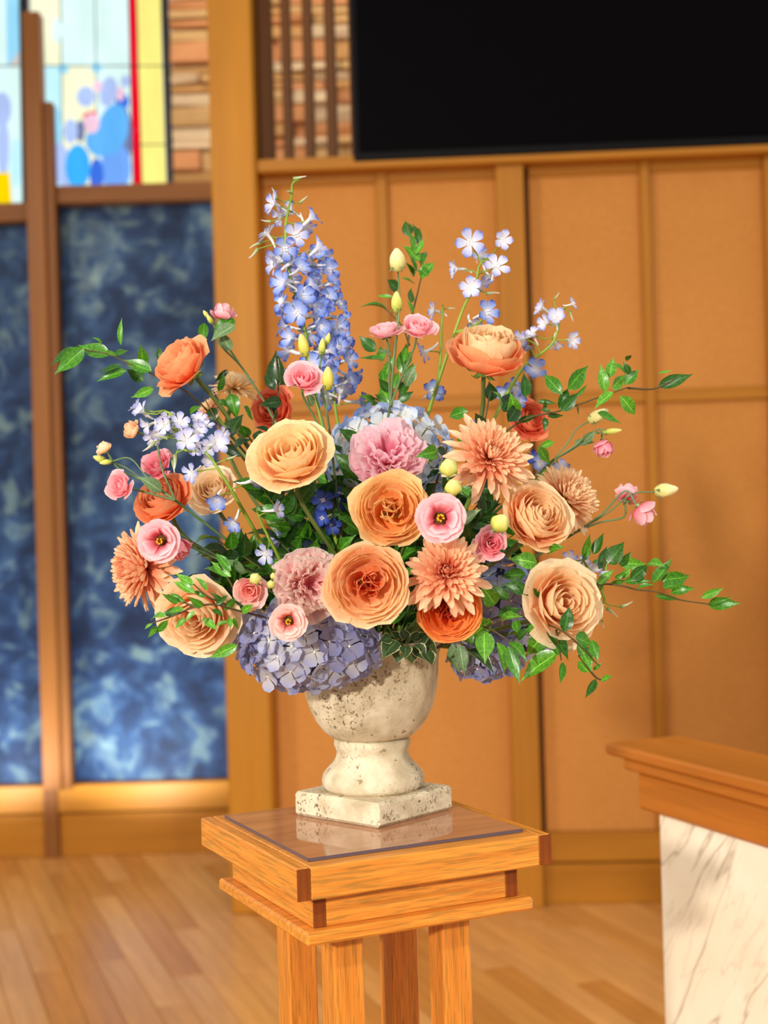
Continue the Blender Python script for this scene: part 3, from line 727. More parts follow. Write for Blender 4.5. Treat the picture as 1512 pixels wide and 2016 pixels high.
def add_leaf(t, org, p, q, pool, mat, roll, wscale=1.0):
    x = (q-p); L = x.length; x = x/L
    n0 = Vector((.15, -1, .45)); z = (n0-x*n0.dot(x)).normalized(); y = z.cross(x)
    M = Matrix((( x.x, y.x, z.x, 0), (x.y, y.y, z.y, 0), (x.z, y.z, z.z, 0), (0, 0, 0, 1)))
    M = Matrix.Translation(p)@M@Matrix.Rotation(roll, 4, 'X')@Matrix.Diagonal((L, L*wscale, L, 1))
    return obj('leaf', pool, t, mat, rel(M, org))
LR = random.Random(99)
def spray(name, label, cat, stems, leaves, d0, mats=None, pool=None, group=None, r=.0011, slope=0.0, stemmat=None, wscale=1.0):
    """stems: lists of (px,py,d); leaves: (bx,by,tx,ty[,w]) pixels of base and tip, depth from the nearest stem point"""
    paths = [catmull([P(*s) if not isinstance(s, Vector) else s for s in st], 5) for st in stems]
    org = paths[0][-1]; t = thing(name, org, label, cat, group)
    tubes('stem', [(p, r*.7, r*1.4) for p in paths], stemmat or TWIG, t, org)
    flat = [s for st in stems for s in st if not isinstance(s, Vector)]
    for L in leaves:
        bx, by, tx, ty = L[:4]; wsc = L[4] if len(L) > 4 else 1.0
        dd = min(flat, key=lambda s: (s[0]-bx)**2+(s[1]-by)**2)[2]+LR.uniform(-.012, .012)
        a = P(bx, by, dd); b_ = P(tx, ty, dd+LR.uniform(-.02, .02))
        add_leaf(t, org, a, b_, (pool or LEAF)[LR.randrange(len(pool or LEAF))], (mats or G_LEAF)[LR.randrange(len(mats or G_LEAF))], LR.uniform(-.6, .6), wsc*wscale)
    return t
# ------------------------------------------------------------------ the roses
rose(724, 1150, 1.59, 168, (.03, -.03, 1), 'garden', 1, 'orange', 'largest orange-peach garden rose, low centre front with two swirled hearts', .95, inner='coral', spin=.5)
rose(770, 1003, 1.62, 156, (0, .18, 1), 'garden', 2, 'apricot', 'apricot orange garden rose directly under the bright pink peony', 1, spin=1.2)
rose(574, 896, 1.67, 160, (-.12, .62, .85), 'classic', 3, 'light', 'wide open light apricot rose above the dark leaves, left of the white hydrangea', 1)
rose(957, 706, 1.80, 138, (.12, .84, .52), 'cupped', 4, 'coral', 'cup-shaped coral-orange rose held high on the right, seen from its side', 1.35, infr=.7, inner='orange')
rose(362, 722, 1.77, 122, (-.62, .55, .55), 'classic', 5, 'coral', 'coral orange rose at upper left, leaning left against the blue panel', 1.25)
rose(1060, 1017, 1.68, 134, (.42, .36, .85), 'cupped', 6, 'orange', 'orange rose at right tucked under the big peach chrysanthemum', .9, spin=2)
rose(884, 1200, 1.645, 136, (.08, -.06, 1), 'garden', 7, 'deep', 'deep orange rose low in front under the rose-centred chrysanthemum', .9, inner='red', spin=2.4)
rose(1108, 1187, 1.67, 160, (.28, .12, .92), 'classic', 8, 'peach', 'pale peach rose at lower right beside the long leafy branch', 1.05, spin=.7)
rose(388, 1213, 1.70, 156, (-.22, -.22, .95), 'classic', 9, 'peach', 'pale peach rose at lower left behind the fine leafy twigs', 1.05, spin=1.9)
rose(320, 985, 1.78, 112, (-.35, .55, .75), 'cupped', 10, 'coral', 'half hidden coral rose at left above the open pink lisianthus', 1)
rose(1042, 826, 1.98, 84, (.4, .3, .8), 'classic', 11, 'red', 'coral red rose mostly hidden behind the right-hand leaves', 1.1)
rose(538, 806, 1.97, 88, (-.4, .2, .8), 'classic', 12, 'red', 'coral red rose mostly hidden behind the tall blue delphinium', 1.1)
rose(420, 962, 1.84, 96, (-.1, .4, .9), 'classic', 13, 'cream', 'cream peach rose half hidden behind the left delphinium florets', 1)
# peonies
rose(762, 893, 1.69, 148, (-.03, .50, .85), 'peony', 1, 'peonypink', 'bright pink ruffled peony in front of the white hydrangea', 1, 'peony', 'peony', 'pink peonies in the urn')
rose(612, 1150, 1.655, 140, (.38, .05, .95), 'peony', 2, 'peonypale', 'pale pink ruffled peony left of the largest orange rose', 1, 'peony', 'peony', 'pink peonies in the urn')
# chrysanthemums
MG = 'peach chrysanthemums in the urn'
rose(972, 890, 1.655, 178, (.30, .42, .85), 'mum', 1, 'mum', 'large loose peach chrysanthemum at upper right of centre', 1, 'chrysanthemum', 'chrysanthemum', MG)
rose(880, 1122, 1.60, 172, (.05, .30, .95), 'mum', 2, 'mum', 'peach chrysanthemum with a dark rose centre, low centre front', 1, 'chrysanthemum', 'chrysanthemum', MG, inner='mumrose')
rose(262, 1118, 1.73, 182, (-.80, .02, .55), 'mum', 3, 'mum', 'dense rose-peach chrysanthemum at far left facing left', 1.05, 'chrysanthemum', 'chrysanthemum', MG, inner='mumrose')
rose(1128, 972, 1.79, 150, (.62, .45, .62), 'mum', 4, 'mumpale', 'pale peach chrysanthemum at right, seen from its side', 1.1, 'chrysanthemum', 'chrysanthemum', MG)
rose(462, 752, 1.95, 96, (.15, .95, .15), 'mum', 5, 'mumcream', 'cream chrysanthemum behind the upper left coral rose', 1.15, 'chrysanthemum', 'chrysanthemum', MG)
rose(408, 802, 1.93, 70, (-.5, .5, .2), 'mum', 6, 'mumpale', 'small pale peach chrysanthemum mostly hidden below the cream one', 1, 'chrysanthemum', 'chrysanthemum', MG)

# ------------------------------------------------------------------ hydrangeas
def sepal_mesh(seed):
    rd = random.Random(seed); v = []; uv = []; f = []; nS, nT = 4, 4
    for i in range(nS+1):
        s = i/nS; wd = 1.12*math.sqrt(max(.03, 1-((s-.58)/.47)**2))*(.35+.65*min(1, s*1.6))
        for j in range(nT+1):
            t = -1+2*j/nT; v.append((s*(1-.10*t*t*s), t*wd/2, .10*s*s*rd.uniform(.5, 1.5)+.10*(t*s)**2-.04+.05*mnoise(Vector((s*2, t*2, seed))))); uv.append((j/nT, s))
    for i in range(nS):
        for j in range(nT):
            a = i*(nT+1)+j; f.append((a, a+1, a+nT+2, a+nT+1))
    return mesh('sepal', v, f, (), uv)
SEP = [sepal_mesh(k) for k in range(5)]; EYE = ball_mesh(6, .07, CENT, 'floret')
def floret_core():
    v, f = tube_vf([Vector((0, 0, -.9)), Vector((0, 0, -.4)), Vector((0, 0, .0))], .05, .06, 5)
    b = len(v); m2 = [(0, 0, .09)]+[(.09*math.cos(a), .09*math.sin(a), .02) for a in [2*PI*k/6 for k in range(6)]]
    f += [(b, b+1+k, b+1+(k+1) % 6) for k in range(6)]; return mesh('floret', v+m2, f, (CENT,))
HCORE = floret_core()
def hydrangea(px, py, d, rx, ry, n, fr, cols, label, face=(0, .3, 1), dep=.9, seed=1, lim=-.25):
    rd = random.Random(seed); c = P(px, py, d); foot = stem_foot(SRN); A, B_ = rx*d/FPX, ry*d/FPX; D = A*dep; fz = F(face)
    t = thing('hydrangea', foot, label, 'hydrangea', 'hydrangea heads in the urn'); fr = fr/2*d/FPX
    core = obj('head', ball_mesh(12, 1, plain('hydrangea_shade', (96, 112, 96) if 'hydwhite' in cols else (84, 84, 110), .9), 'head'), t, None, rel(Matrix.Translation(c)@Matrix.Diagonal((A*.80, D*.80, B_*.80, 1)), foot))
    k = 0; i = 0; tot = int(n*2/(1-lim))
    for i in range(tot):
        z = 1-2*(i+.5)/tot; r = math.sqrt(1-z*z); nr = Vector((r*math.cos(i*GA), r*math.sin(i*GA), z))
        if nr.dot(fz) < lim: continue
        p = c+Vector((nr.x*A, nr.y*D, nr.z*B_))*rd.uniform(.93, 1.06)
        nn = (nr+Vector((rd.uniform(-.35, .35), rd.uniform(-.35, .35), rd.uniform(-.35, .35)))).normalized()
        M = Matrix.Translation(p)@nn.to_track_quat('Z', 'Y').to_matrix().to_4x4()@Matrix.Rotation(rd.uniform(0, 6), 4, 'Z')@Matrix.Diagonal((fr, fr, fr, 1))
        fo = obj('floret', HCORE, t, None, rel(M, foot)); mt = PM[cols[rd.randrange(len(cols))]]
        for q in range(4): obj('sepal', SEP[rd.randrange(5)], fo, mt, Matrix.Rotation(q*PI/2+rd.uniform(-.1, .1), 4, 'Z')@Matrix.Translation((.04, 0, .01+.015*(q % 2)))@Matrix.Rotation(-rd.uniform(-.05, .35), 4, 'Y'))
    tubes('stem', [(catmull([c, (c+foot)/2+Vector((0, .01, .01)), foot], 4), .003, .003)], G_STEM, t, foot)
    return t
hydrangea(765, 905, 1.83, 118, 98, 62, 58, ['hydwhite', 'hydwhite', 'hydblue'], 'white and pale blue hydrangea head behind the bright pink peony', (0, .35, 1), .75, 1)
hydrangea(606, 1268, 1.725, 132, 78, 66, 62, ['hydpurple', 'hydgrey', 'hydgrey'], 'grey lavender hydrangea head hanging over the left of the urn rim', (-.1, -.25, 1), .75, 2)
hydrangea(985, 1170, 1.80, 72, 66, 26, 52, ['hydpurple', 'hydblue'], 'bluish hydrangea head deep in shade between leaves at right', (.2, .1, 1), .8, 3)
hydrangea(955, 1290, 1.80, 62, 42, 24, 50, ['hydgrey', 'hydpurple'], 'small lavender hydrangea hanging below the right-hand leaves', (.1, -.3, 1), .9, 4)
hydrangea(1045, 1245, 1.86, 44, 52, 18, 46, ['hydgrey'], 'pale lavender hydrangea peeping out behind the pale peach right rose', (.2, -.1, 1), .9, 5)
hydrangea(585, 1105, 1.83, 60, 60, 20, 48, ['hydblue', 'hydpurple'], 'blue hydrangea head in shade behind the pale pink peony', (-.1, .2, 1), .8, 6)

# ------------------------------------------------------------------ delphiniums
def dpetal(seed):
    rd = random.Random(seed+70); v = []; uv = []; f = []; nS, nT = 5, 4; cup = .55+.25*rd.random()
    for i in range(nS+1):
        s = i/nS; wd = .66*(.22+.78*math.sin(min(1, s*1.05)*PI*.60)**1.2)*(1 if s < .7 else math.sqrt(max(.05, 1-((s-.7)/.31)**2)))
        for j in range(nT+1):
            t = -1+2*j/nT; v.append((.08+.92*s, t*wd/2, cup*(s-.75*s*s)-.05+.10*t*t*s+.15*s*mnoise(Vector((s*3, t*2.2, seed))))); uv.append((j/nT, s))
    for i in range(nS):
        for j in range(nT):
            a = i*(nT+1)+j; f.append((a, a+1, a+nT+2, a+nT+1))
    return mesh('petal', v, f, (), uv)
DP = [dpetal(k) for k in range(5)]
def dcore():
    v, f = tube_vf([Vector((0, 0, .0)), Vector((.05, 0, -.5)), Vector((.22, 0, -1.0)), Vector((.4, 0, -1.25))], .16, .05, 6)
    b = len(v)
    for k in range(4):
        a = k*PI/2+.5; cx, cy = .13*math.cos(a), .13*math.sin(a)
        for q in [(cx-.07, cy-.05, .1), (cx+.07, cy-.05, .12), (cx+.08, cy+.06, .30), (cx-.06, cy+.07, .32)]: v.append(Vector(q))
        f.append((b+k*4, b+k*4+1, b+k*4+2, b+k*4+3))
    return v, f
_v, _f = dcore(); DCORE = mesh('floret', _v, _f, (petalmat('floret_centre', (226, 230, 190), (244, 244, 240), (250, 250, 250), .3),), [(.5, .7)]*len(_v))
DBUD = mesh('bud', *(lambda: (lambda v, f: (v, f))(*tube_vf([Vector((0, 0, 0)), Vector((0, 0, .35)), Vector((0, 0, .75)), Vector((0, .05, 1.2)), Vector((0, .2, 1.7))], .30, .05, 6)))(), (petalmat('bud_green_white', (150, 176, 80), (206, 216, 180), (226, 228, 226), .3),), [(.5, i/30) for i in range(30)])
def delphinium(label, stems, florets, buds=(), col=('delblue',), seed=0, r=.0022, group='delphinium stems in the urn'):
    """florets: (px, py, diameter, d, facing)"""
    rd = random.Random(seed+500); paths = [catmull([P(*s) if not isinstance(s, Vector) else s for s in st], 6) for st in stems]
    org = paths[0][-1]; t = thing('delphinium', org, label, 'delphinium', group)
    allp = [p for path in paths for p in path]; ped_ = []
    for fl_ in florets:
        px, py, dm, d, fc = fl_[:5]; R = dm/2*d/FPX; c = P(px, py, d); z = (F(fc)+Vector((rd.uniform(-.35, .35), rd.uniform(-.1, .25), rd.uniform(-.35, .35)))).normalized()
        M = Matrix.Translation(c-z*R*.2)@z.to_track_quat('Z', 'Y').to_matrix().to_4x4()@Matrix.Rotation(rd.uniform(0, 6), 4, 'Z')@Matrix.Diagonal((R, R, R, 1))
        R *= 1.2; fo = obj('floret', DCORE, t, None, rel(M, org)); mt = PM[fl_[5] if len(fl_) > 5 else col[rd.randrange(len(col))]]
        op = rd.uniform(-.1, .35)
        for q in range(5): obj('petal', DP[rd.randrange(5)], fo, mt, Matrix.Rotation(q*2*PI/5+rd.uniform(-.08, .08), 4, 'Z')@Matrix.Rotation(-.12-op+rd.uniform(-.12, .12), 4, 'Y')@Matrix.Diagonal((1, 1.05, 1, 1)))
        nb = min(allp, key=lambda p: (p-c).length+abs(p.z-(c.z-.008))*.3); e = c-z*R*.3
        ped_.append(([e, (e+nb)/2-z*R*.3, nb], .0008, .0009))
    for (px, py, L, d, fc) in buds:
        z = F(fc); c = P(px, py, d); s = L*d/FPX/1.7
        obj('bud', DBUD, t, None, rel(Matrix.Translation(c)@z.to_track_quat('Z', 'Y').to_matrix().to_4x4()@Matrix.Rotation(rd.uniform(0, 6), 4, 'Z')@Matrix.Diagonal((s*.9, s*.9, s, 1)), org))
        nb = min(allp, key=lambda p: (p-c).length); ped_.append(([c, (c+nb)/2-z*.003, nb], .0007, .0008))
    tubes('stem', [(p, r*.6, r*1.2) for p in paths], G_DELS, t, org)
    if ped_: tubes('pedicels', ped_, G_DELS, t, org)
    return t
def auto_fl(stem, n, spread, dm, d0, seed, t0=0, t1=1):
    rd = random.Random(seed); out = []; pts = catmull([Vector((a, b_, 0)) for a, b_ in stem], 10)
    for i in range(n):
        u = t0+(t1-t0)*(i+.5)/n; p = pts[int(u*(len(pts)-1))]; a = i*GA; sp = spread[0]+(spread[1]-spread[0])*u
        cx, dz = math.sin(a), math.cos(a); jx = rd.uniform(-.15, .15)
        out.append((p.x+sp*(cx+jx), p.y+rd.uniform(-8, 8), (dm[0]+(dm[1]-dm[0])*u)*rd.uniform(.88, 1.12), d0-sp*.7*dz*.00062, (cx*.95, rd.uniform(-.15, .45), dz*.9+.25)))
    return out
def ft(): return stem_foot(SRN)
# two tall spikes on the left
s1 = [(574, 372), (562, 450), (570, 540), (588, 600), (603, 665), (616, 760)]
delphinium('tallest pale blue delphinium spike with green buds at its tip', [[(590, 352, 1.87), (576, 362, 1.87), (574, 385, 1.87), (562, 450, 1.86), (570, 540, 1.86), (588, 600, 1.86), (603, 665, 1.86), (622, 780, 1.85), (665, 980, 1.85), ft()]],
    [(535, 400, 52, 1.86, (-.7, .3, .5), 'delpale'), (548, 425, 48, 1.88, (-.6, .1, .3), 'delpale'), (614, 428, 52, 1.86, (.75, .5, .3), 'delpale'), (604, 448, 44, 1.87, (.5, -.4, .4), 'delpale'), (583, 462, 54, 1.84, (0, .15, 1), 'delpale'),
     (523, 458, 50, 1.87, (-.8, .5, .1), 'dellilac'), (627, 488, 56, 1.87, (.8, .4, -.1), 'dellilac'), (546, 508, 52, 1.86, (-.7, -.5, .5), 'delpale'), (570, 412, 42, 1.88, (-.2, .4, .6), 'dellilac')]
    + auto_fl(s1, 25, (26, 46), (54, 56), 1.85, 4, .30, 1.0),
    [(578, 352, 26, 1.87, (.9, .1, .3)), (545, 392, 24, 1.87, (-.3, 1, .2)), (590, 400, 22, 1.88, (.7, .6, 0)), (508, 490, 26, 1.88, (-.6, -.7, 0)), (513, 478, 24, 1.88, (-.9, -.3, 0)), (533, 436, 20, 1.88, (-1, .1, 0)), (570, 377, 18, 1.86, (-.3, -.2, .8))], ('delblue', 'delblue', 'delpale'), 1)
s2 = [(626, 500), (640, 580), (656, 650), (666, 720), (668, 800)]
delphinium('second dense blue delphinium spike standing right of the tallest one', [[(612, 505, 1.90), (622, 560, 1.90), (632, 610, 1.90), (648, 700, 1.90), (660, 800, 1.89), (690, 980, 1.86), ft()]],
    auto_fl(s2, 34, (18, 40), (50, 54), 1.88, 9, 0, 1.0), [], ('delblue',), 2)
# right high spike
delphinium('pale blue delphinium at right of centre, florets high above the cupped rose', [[(968, 508, 1.85), (945, 520, 1.84), (936, 560, 1.84), (915, 600, 1.83), (893, 660, 1.83), (865, 745, 1.83), (838, 830, 1.84), (790, 1000, 1.85), ft()], [(958, 622, 1.83), (930, 645, 1.83), (897, 655, 1.83)]],
    [(926, 477, 62, 1.82, (.1, .2, 1)), (990, 472, 46, 1.83, (.2, .1, 1)), (979, 522, 56, 1.82, (.35, .1, 1)), (896, 530, 46, 1.84, (-.95, -.1, .25)), (927, 566, 52, 1.83, (0, .3, 1)), (950, 560, 42, 1.86, (.4, -.5, .5)), (963, 545, 42, 1.86, (.5, -.6, .4)), (960, 614, 56, 1.82, (.3, .1, 1), 'delblue'), (930, 640, 44, 1.85, (.3, -.6, .4), 'delpale'), (945, 500, 42, 1.87, (.2, .4, .5))],
    [(957, 578, 26, 1.85, (.9, .1, 0))], ('delpale', 'dellilac'), 3)
delphinium('thin delphinium with four downturned florets left of the high right spike', [[(872, 600, 1.90), (869, 650, 1.90), (868, 690, 1.89), (860, 760, 1.88), (835, 860, 1.87), ft()]],
    [(850, 612, 44, 1.90, (-.8, -.15, .3)), (834, 694, 48, 1.89, (-.75, -.3, .35)), (852, 770, 50, 1.88, (.1, .2, .95)), (866, 775, 36, 1.90, (.6, -.3, .5))], [(880, 608, 16, 1.91, (1, .1, 0))], ('delpale', 'delblue'), 4)
delphinium('delphinium at far right arching above the leafy right branch', [[(1103, 612, 1.88), (1100, 640, 1.88), (1088, 675, 1.88), (1060, 700, 1.88), (1030, 725, 1.88), (990, 790, 1.88), (900, 960, 1.86), ft()]],
    [(1066, 606, 44, 1.89, (-.5, .4, .3)), (1095, 625, 48, 1.86, (.1, .1, 1)), (1072, 636, 40, 1.89, (-.6, -.2, .4)), (1129, 597, 30, 1.87, (.6, .5, .5)), (1127, 670, 42, 1.87, (.6, -.1, .7)), (1093, 678, 38, 1.89, (.2, -.7, .4)), (1028, 668, 44, 1.88, (-.6, -.2, .3)), (1047, 655, 38, 1.89, (-.4, .5, .3)), (1032, 680, 38, 1.88, (-.2, -.7, .3)),
     (1054, 726, 52, 1.86, (.3, .1, 1), 'delblue'), (1014, 762, 46, 1.90, (-.2, 0, 1), 'delblue'), (990, 775, 42, 1.92, (-.3, .2, .8), 'delblue'), (1020, 790, 40, 1.92, (.2, 0, 1), 'delblue'), (930, 840, 40, 1.95, (-.2, 0, 1), 'delblue')],
    [(1122, 612, 22, 1.88, (.2, -1, .2)), (1090, 590, 18, 1.89, (.7, .7, 0))], ('delpale', 'dellilac'), 5)
# left drooping spike
delphinium('lilac delphinium drooping to the left above the pink lisianthus roses', [[(322, 808, 1.72), (340, 820, 1.72), (348, 858, 1.72)], [(345, 850, 1.72), (362, 885, 1.71), (405, 892, 1.70), (440, 940, 1.70), (470, 990, 1.71), (510, 1060, 1.74), (560, 1150, 1.78), ft()]][::-1],
    [(278, 808, 46, 1.73, (-.6, .5, .4)), (290, 838, 44, 1.72, (-.5, -.2, .6)), (308, 850, 40, 1.71, (0, -.7, .6)), (330, 820, 38, 1.74, (-.1, .7, .4)), (355, 830, 44, 1.71, (.2, .5, .7)), (368, 866, 54, 1.69, (0, 0, 1)), (390, 848, 44, 1.71, (.3, .4, .8)), (405, 836, 40, 1.72, (.3, .7, .5)), (428, 872, 56, 1.69, (.4, .1, 1)), (412, 880, 44, 1.70, (0, -.4, .9)), (350, 845, 40, 1.72, (-.2, .1, .9)), (268, 800, 40, 1.74, (-.3, .7, .3)), (322, 838, 44, 1.70, (-.2, .2, .9)), (382, 880, 44, 1.70, (-.3, -.3, .8)), (440, 858, 40, 1.71, (.7, .2, .5)), (300, 862, 40, 1.73, (-.3, -.5, .6)), (392, 826, 40, 1.74, (.1, .6, .5)), (410, 905, 36, 1.72, (.2, -.4, .8)),
     (374, 932, 44, 1.68, (-.6, -.3, .6), 'delpale'), (427, 985, 50, 1.67, (-.1, -.2, 1), 'delblue'), (460, 1030, 46, 1.67, (-.5, -.5, .7), 'delblue'), (498, 945, 50, 1.68, (.75, .2, .5), 'delblue')],
    [(345, 895, 34, 1.71, (0, -1, .2)), (305, 870, 32, 1.72, (-.5, -.5, .3)), (330, 862, 30, 1.71, (-.9, .2, .2)), (340, 905, 26, 1.71, (.1, -1, 0)), (445, 905, 24, 1.70, (1, .3, 0))], ('dellilac',), 6)
delphinium('two single blue delphinium florets among the dark leaves left of centre', [[(505, 1005, 1.70), (520, 1040, 1.71), (545, 1090, 1.73), (590, 1180, 1.77), ft()]],
    [(545, 1004, 44, 1.67, (.75, -.2, .5)), (522, 1092, 48, 1.66, (-.3, -.55, .7))], [], ('delpale',), 7)
delphinium('dark blue delphinium in shade under the white hydrangea', [[(640, 960, 1.78), (648, 1010, 1.78), (665, 1080, 1.78), ft()]],
    [(636, 985, 52, 1.75, (-.1, 0, 1)), (655, 965, 44, 1.77, (.3, .2, .9)), (634, 1020, 46, 1.75, (-.2, -.3, 1)), (653, 1035, 44, 1.76, (.2, -.4, .9)), (675, 990, 40, 1.79, (.3, 0, 1))], [], ('deldark',), 8)
delphinium('deep blue delphinium florets peeping out behind the right chrysanthemums', [[(1100, 900, 1.92), (1070, 930, 1.90), (1000, 1020, 1.88), ft()]],
    [(1064, 912, 42, 1.90, (.1, .1, 1), 'delblue'), (1105, 922, 40, 1.92, (.2, .2, 1), 'delpale'), (1050, 900, 34, 1.93, (-.3, .2, 1), 'deldark')], [], ('delblue',), 9)
delphinium('small budded lilac delphinium behind the pale peach right rose', [[(1195, 1110, 1.76), (1185, 1160, 1.75), (1188, 1185, 1.75), (1150, 1220, 1.76), (1050, 1240, 1.78), ft()], [(1148, 1102, 1.79), (1170, 1140, 1.77), (1185, 1160, 1.75)]],
    [(1145, 1106, 38, 1.80, (0, .6, .7)), (1172, 1120, 36, 1.79, (.4, .3, .8)), (1122, 1098, 34, 1.80, (-.2, .6, .6)), (1192, 1134, 30, 1.74, (.1, .8, .5))],
    [(1178, 1200, 30, 1.74, (0, -1, .2)), (1222, 1195, 26, 1.75, (.9, .3, 0)), (1195, 1198, 28, 1.75, (.8, -.6, 0)), (1185, 1222, 16, 1.75, (.2, -1, 0))], ('dellilac', 'delpale'), 10)

# ------------------------------------------------------------------ lisianthus
def bud_mesh(tw, seed, fat=1.0):
    v = []; uv = []; f = []; nz_, k = 9, 15
    for i in range(nz_+1):
        z = i/nz_; r = fat*.5*(math.sin(PI*min(1, .10+z*.86))**.7)*(1-.25*z)
        for j in range(k):
            a = 2*PI*j/k; v.append((r*(1+.10*math.sin(5*a+tw*z*6))*math.cos(a), r*(1+.10*math.sin(5*a+tw*z*6))*math.sin(a), z)); uv.append((j/k, .12+.85*z))
    for i in range(nz_):
        for j in range(k): f.append((i*k+j, i*k+(j+1) % k, (i+1)*k+(j+1) % k, (i+1)*k+j))
    f.append(tuple(range(k-1, -1, -1))); f.append(tuple(nz_*k+j for j in range(k))); return mesh('bud', v, f, (), uv)
BUDM = [bud_mesh(.8, 1), bud_mesh(1.2, 2, .85)]; BUDR = bud_mesh(.5, 3, 1.15)
def lisianthus(label, base, blooms=(), buds=(), leaves=(), seed=0, node=None, name='lisianthus'):
    """blooms: (px, py, d, diameter, facing, kind, colour, height); buds: (px, py, d, length, width, up-dir(right, up), colour)"""
    foot = ft(); t = thing(name, foot, label, 'lisianthus', 'lisianthus sprays in the urn'); rd = random.Random(seed); pth = []
    nd = P(*node) if node else None
    def st(b_, z, r=.0013):
        if nd is not None:
            L = (nd-b_).length; pth.append((catmull([b_, b_-z*L*.25, (b_+nd)/2-z*L*.08, nd], 5), r, r))
        else:
            L = (foot-b_).length; pth.append((catmull([b_, b_-z*L*.2, (b_+foot)/2-z*L*.06, foot], 5), r, r))
    for (px, py, d, dm, fc, kd, cl, hz) in blooms:
        R = dm/2*d/FPX; c = P(px, py, d); B = bmat(c, fc, R, rd.uniform(0, 6))@Matrix.Diagonal((1, 1, hz, 1)); z = F(fc)
        OP = kd == 'open'; bl = obj('bloom', CALYX, t, G_LIS, rel(B@Matrix.Translation((0, 0, -.95 if OP else 0)), foot)); T1 = Matrix.Translation((0, 0, .95 if OP else 0)); pet = bloom_open(seed % 3) if kd == 'open' else bloom_rose(kd, seed % 4)
        for me, M in pet: obj('petal', me, bl, PM[cl], T1@M)
        if kd == 'open': obj('throat', THRM, bl, None, T1@Matrix.Translation((0, 0, -.08))); obj('stamen', STAMEN, bl, None, T1@Matrix.Translation((0, 0, -.12)))
        st(c-z*((1.4 if kd == 'open' else .5)*R*hz), z)
    for (px, py, d, L, wd, up, cl) in buds:
        c = P(px, py, d); z = Vector((up[0], up[2] if len(up) > 2 else -.15, up[1])).normalized(); l_ = L*d/FPX; w_ = wd*d/FPX; rnd_ = wd/L > .85
        M = Matrix.Translation(c-z*l_*.5)@z.to_track_quat('Z', 'Y').to_matrix().to_4x4()@Matrix.Rotation(rd.uniform(0, 6), 4, 'Z')
        bd = obj('bud', BUDR if rnd_ else BUDM[rd.randrange(2)], t, BUDC[cl], rel(M@Matrix.Diagonal((w_, w_, l_, 1)), foot))
        obj('sepals', CALYX, bd, G_LIS, Matrix.Translation((0, 0, .06))@Matrix.Diagonal((1.0, 1.0, -1.4, 1)))
        st(c-z*l_*.5, z, .0010)
    if nd is not None: pth.append((catmull([nd, nd+(foot-nd)*.5+Vector((0, 0, .01)), foot], 6), .0016, .0022))
    tubes('stem', pth, G_LIS, t, foot)
    for (bx, by, tx, ty, d) in leaves: add_leaf(t, foot, P(bx, by, d), P(tx, ty, d-.01), LEAF[rd.randrange(6)], G_GREY, rd.uniform(-.4, .4), 1.1)
    return t
lisianthus('pink lisianthus with yellow buds in front of the tall blue spikes', 0, [(598, 745, 1.70, 76, (.08, .5, .85), 'lisi', 'pink', .9)],
           [(597, 680, 1.72, 46, 24, (-.2, 1), 'yellow'), (634, 682, 1.72, 32, 18, (.1, 1), 'lime'), (645, 668, 1.73, 26, 14, (.3, 1), 'lime'), (645, 745, 1.70, 46, 27, (.05, 1), 'yellow')], [(615, 800, 600, 770, 1.72)], 1, (655, 900, 1.76))
lisianthus('pair of pink lisianthus under two cream buds in the top centre', 0, [(758, 650, 1.78, 68, (-.15, .9, .42), 'lisi', 'pink', .8), (823, 643, 1.76, 68, (.15, .7, .7), 'lisi', 'pink', .85)],
           [(782, 512, 1.77, 46, 36, (-.03, 1), 'cream'), (781, 595, 1.78, 42, 24, (.02, 1), 'lime')], [(770, 700, 742, 690, 1.77), (800, 760, 820, 715, 1.77)], 2, (768, 800, 1.77))
lisianthus('small pink lisianthus with green buds at upper left above the coral rose', 0, [(440, 618, 1.84, 50, (.25, .85, .35), 'bud_rose', 'pink', .9)],
           [(413, 628, 1.84, 22, 14, (-.5, .8), 'lime'), (405, 618, 1.84, 16, 11, (-.5, .8), 'lime')], [(462, 640, 415, 672, 1.83), (455, 690, 430, 650, 1.84)], 3, (520, 790, 1.86))
lisianthus('two pink lisianthus with peach buds reaching far left', 0, [(236, 956, 1.73, 62, (-.45, .15, .85), 'lisi', 'pink', 1), (310, 915, 1.77, 66, (-.25, .5, .8), 'lisi', 'rosepink', 1), (206, 884, 1.74, 36, (-.5, .8, .3), 'bud_rose', 'cream', .9), (262, 847, 1.76, 42, (-.75, .35, .5), 'bud_rose', 'peach', .95)],
           [(196, 903, 1.75, 26, 18, (-.8, .3), 'lime'), (208, 910, 1.74, 24, 14, (-.8, -.1), 'lime')], [(318, 967, 270, 938, 1.73)], 4, (345, 985, 1.74))
lisianthus('open pink lisianthus with yellow stamens over the far left chrysanthemum', 0, [(311, 1066, 1.65, 78, (-.08, -.05, 1), 'open', 'pink', 1), (352, 1078, 1.70, 56, (.35, -.5, .3), 'bud_rose', 'rosepink', .9)],
           [], [(480, 1130, 440, 1100, 1.72)], 5, (500, 1130, 1.75))
lisianthus('coral pink lisianthus with two small lime buds at lower left', 0, [(492, 1162, 1.66, 66, (-.1, -.1, 1), 'lisi', 'blush', 1)],
           [(502, 1139, 1.63, 22, 22, (-.1, .3, -1), 'lime'), (533, 1150, 1.64, 17, 16, (-.1, .3, -1), 'lime'), (538, 1134, 1.65, 14, 12, (0, 1, -.5), 'lime')], [], 6, (590, 1180, 1.72))
lisianthus('open blush lisianthus low in front over the lavender hydrangea', 0, [(567, 1226, 1.60, 68, (.02, -.1, 1), 'open', 'blush', .9)], [], [], 7)
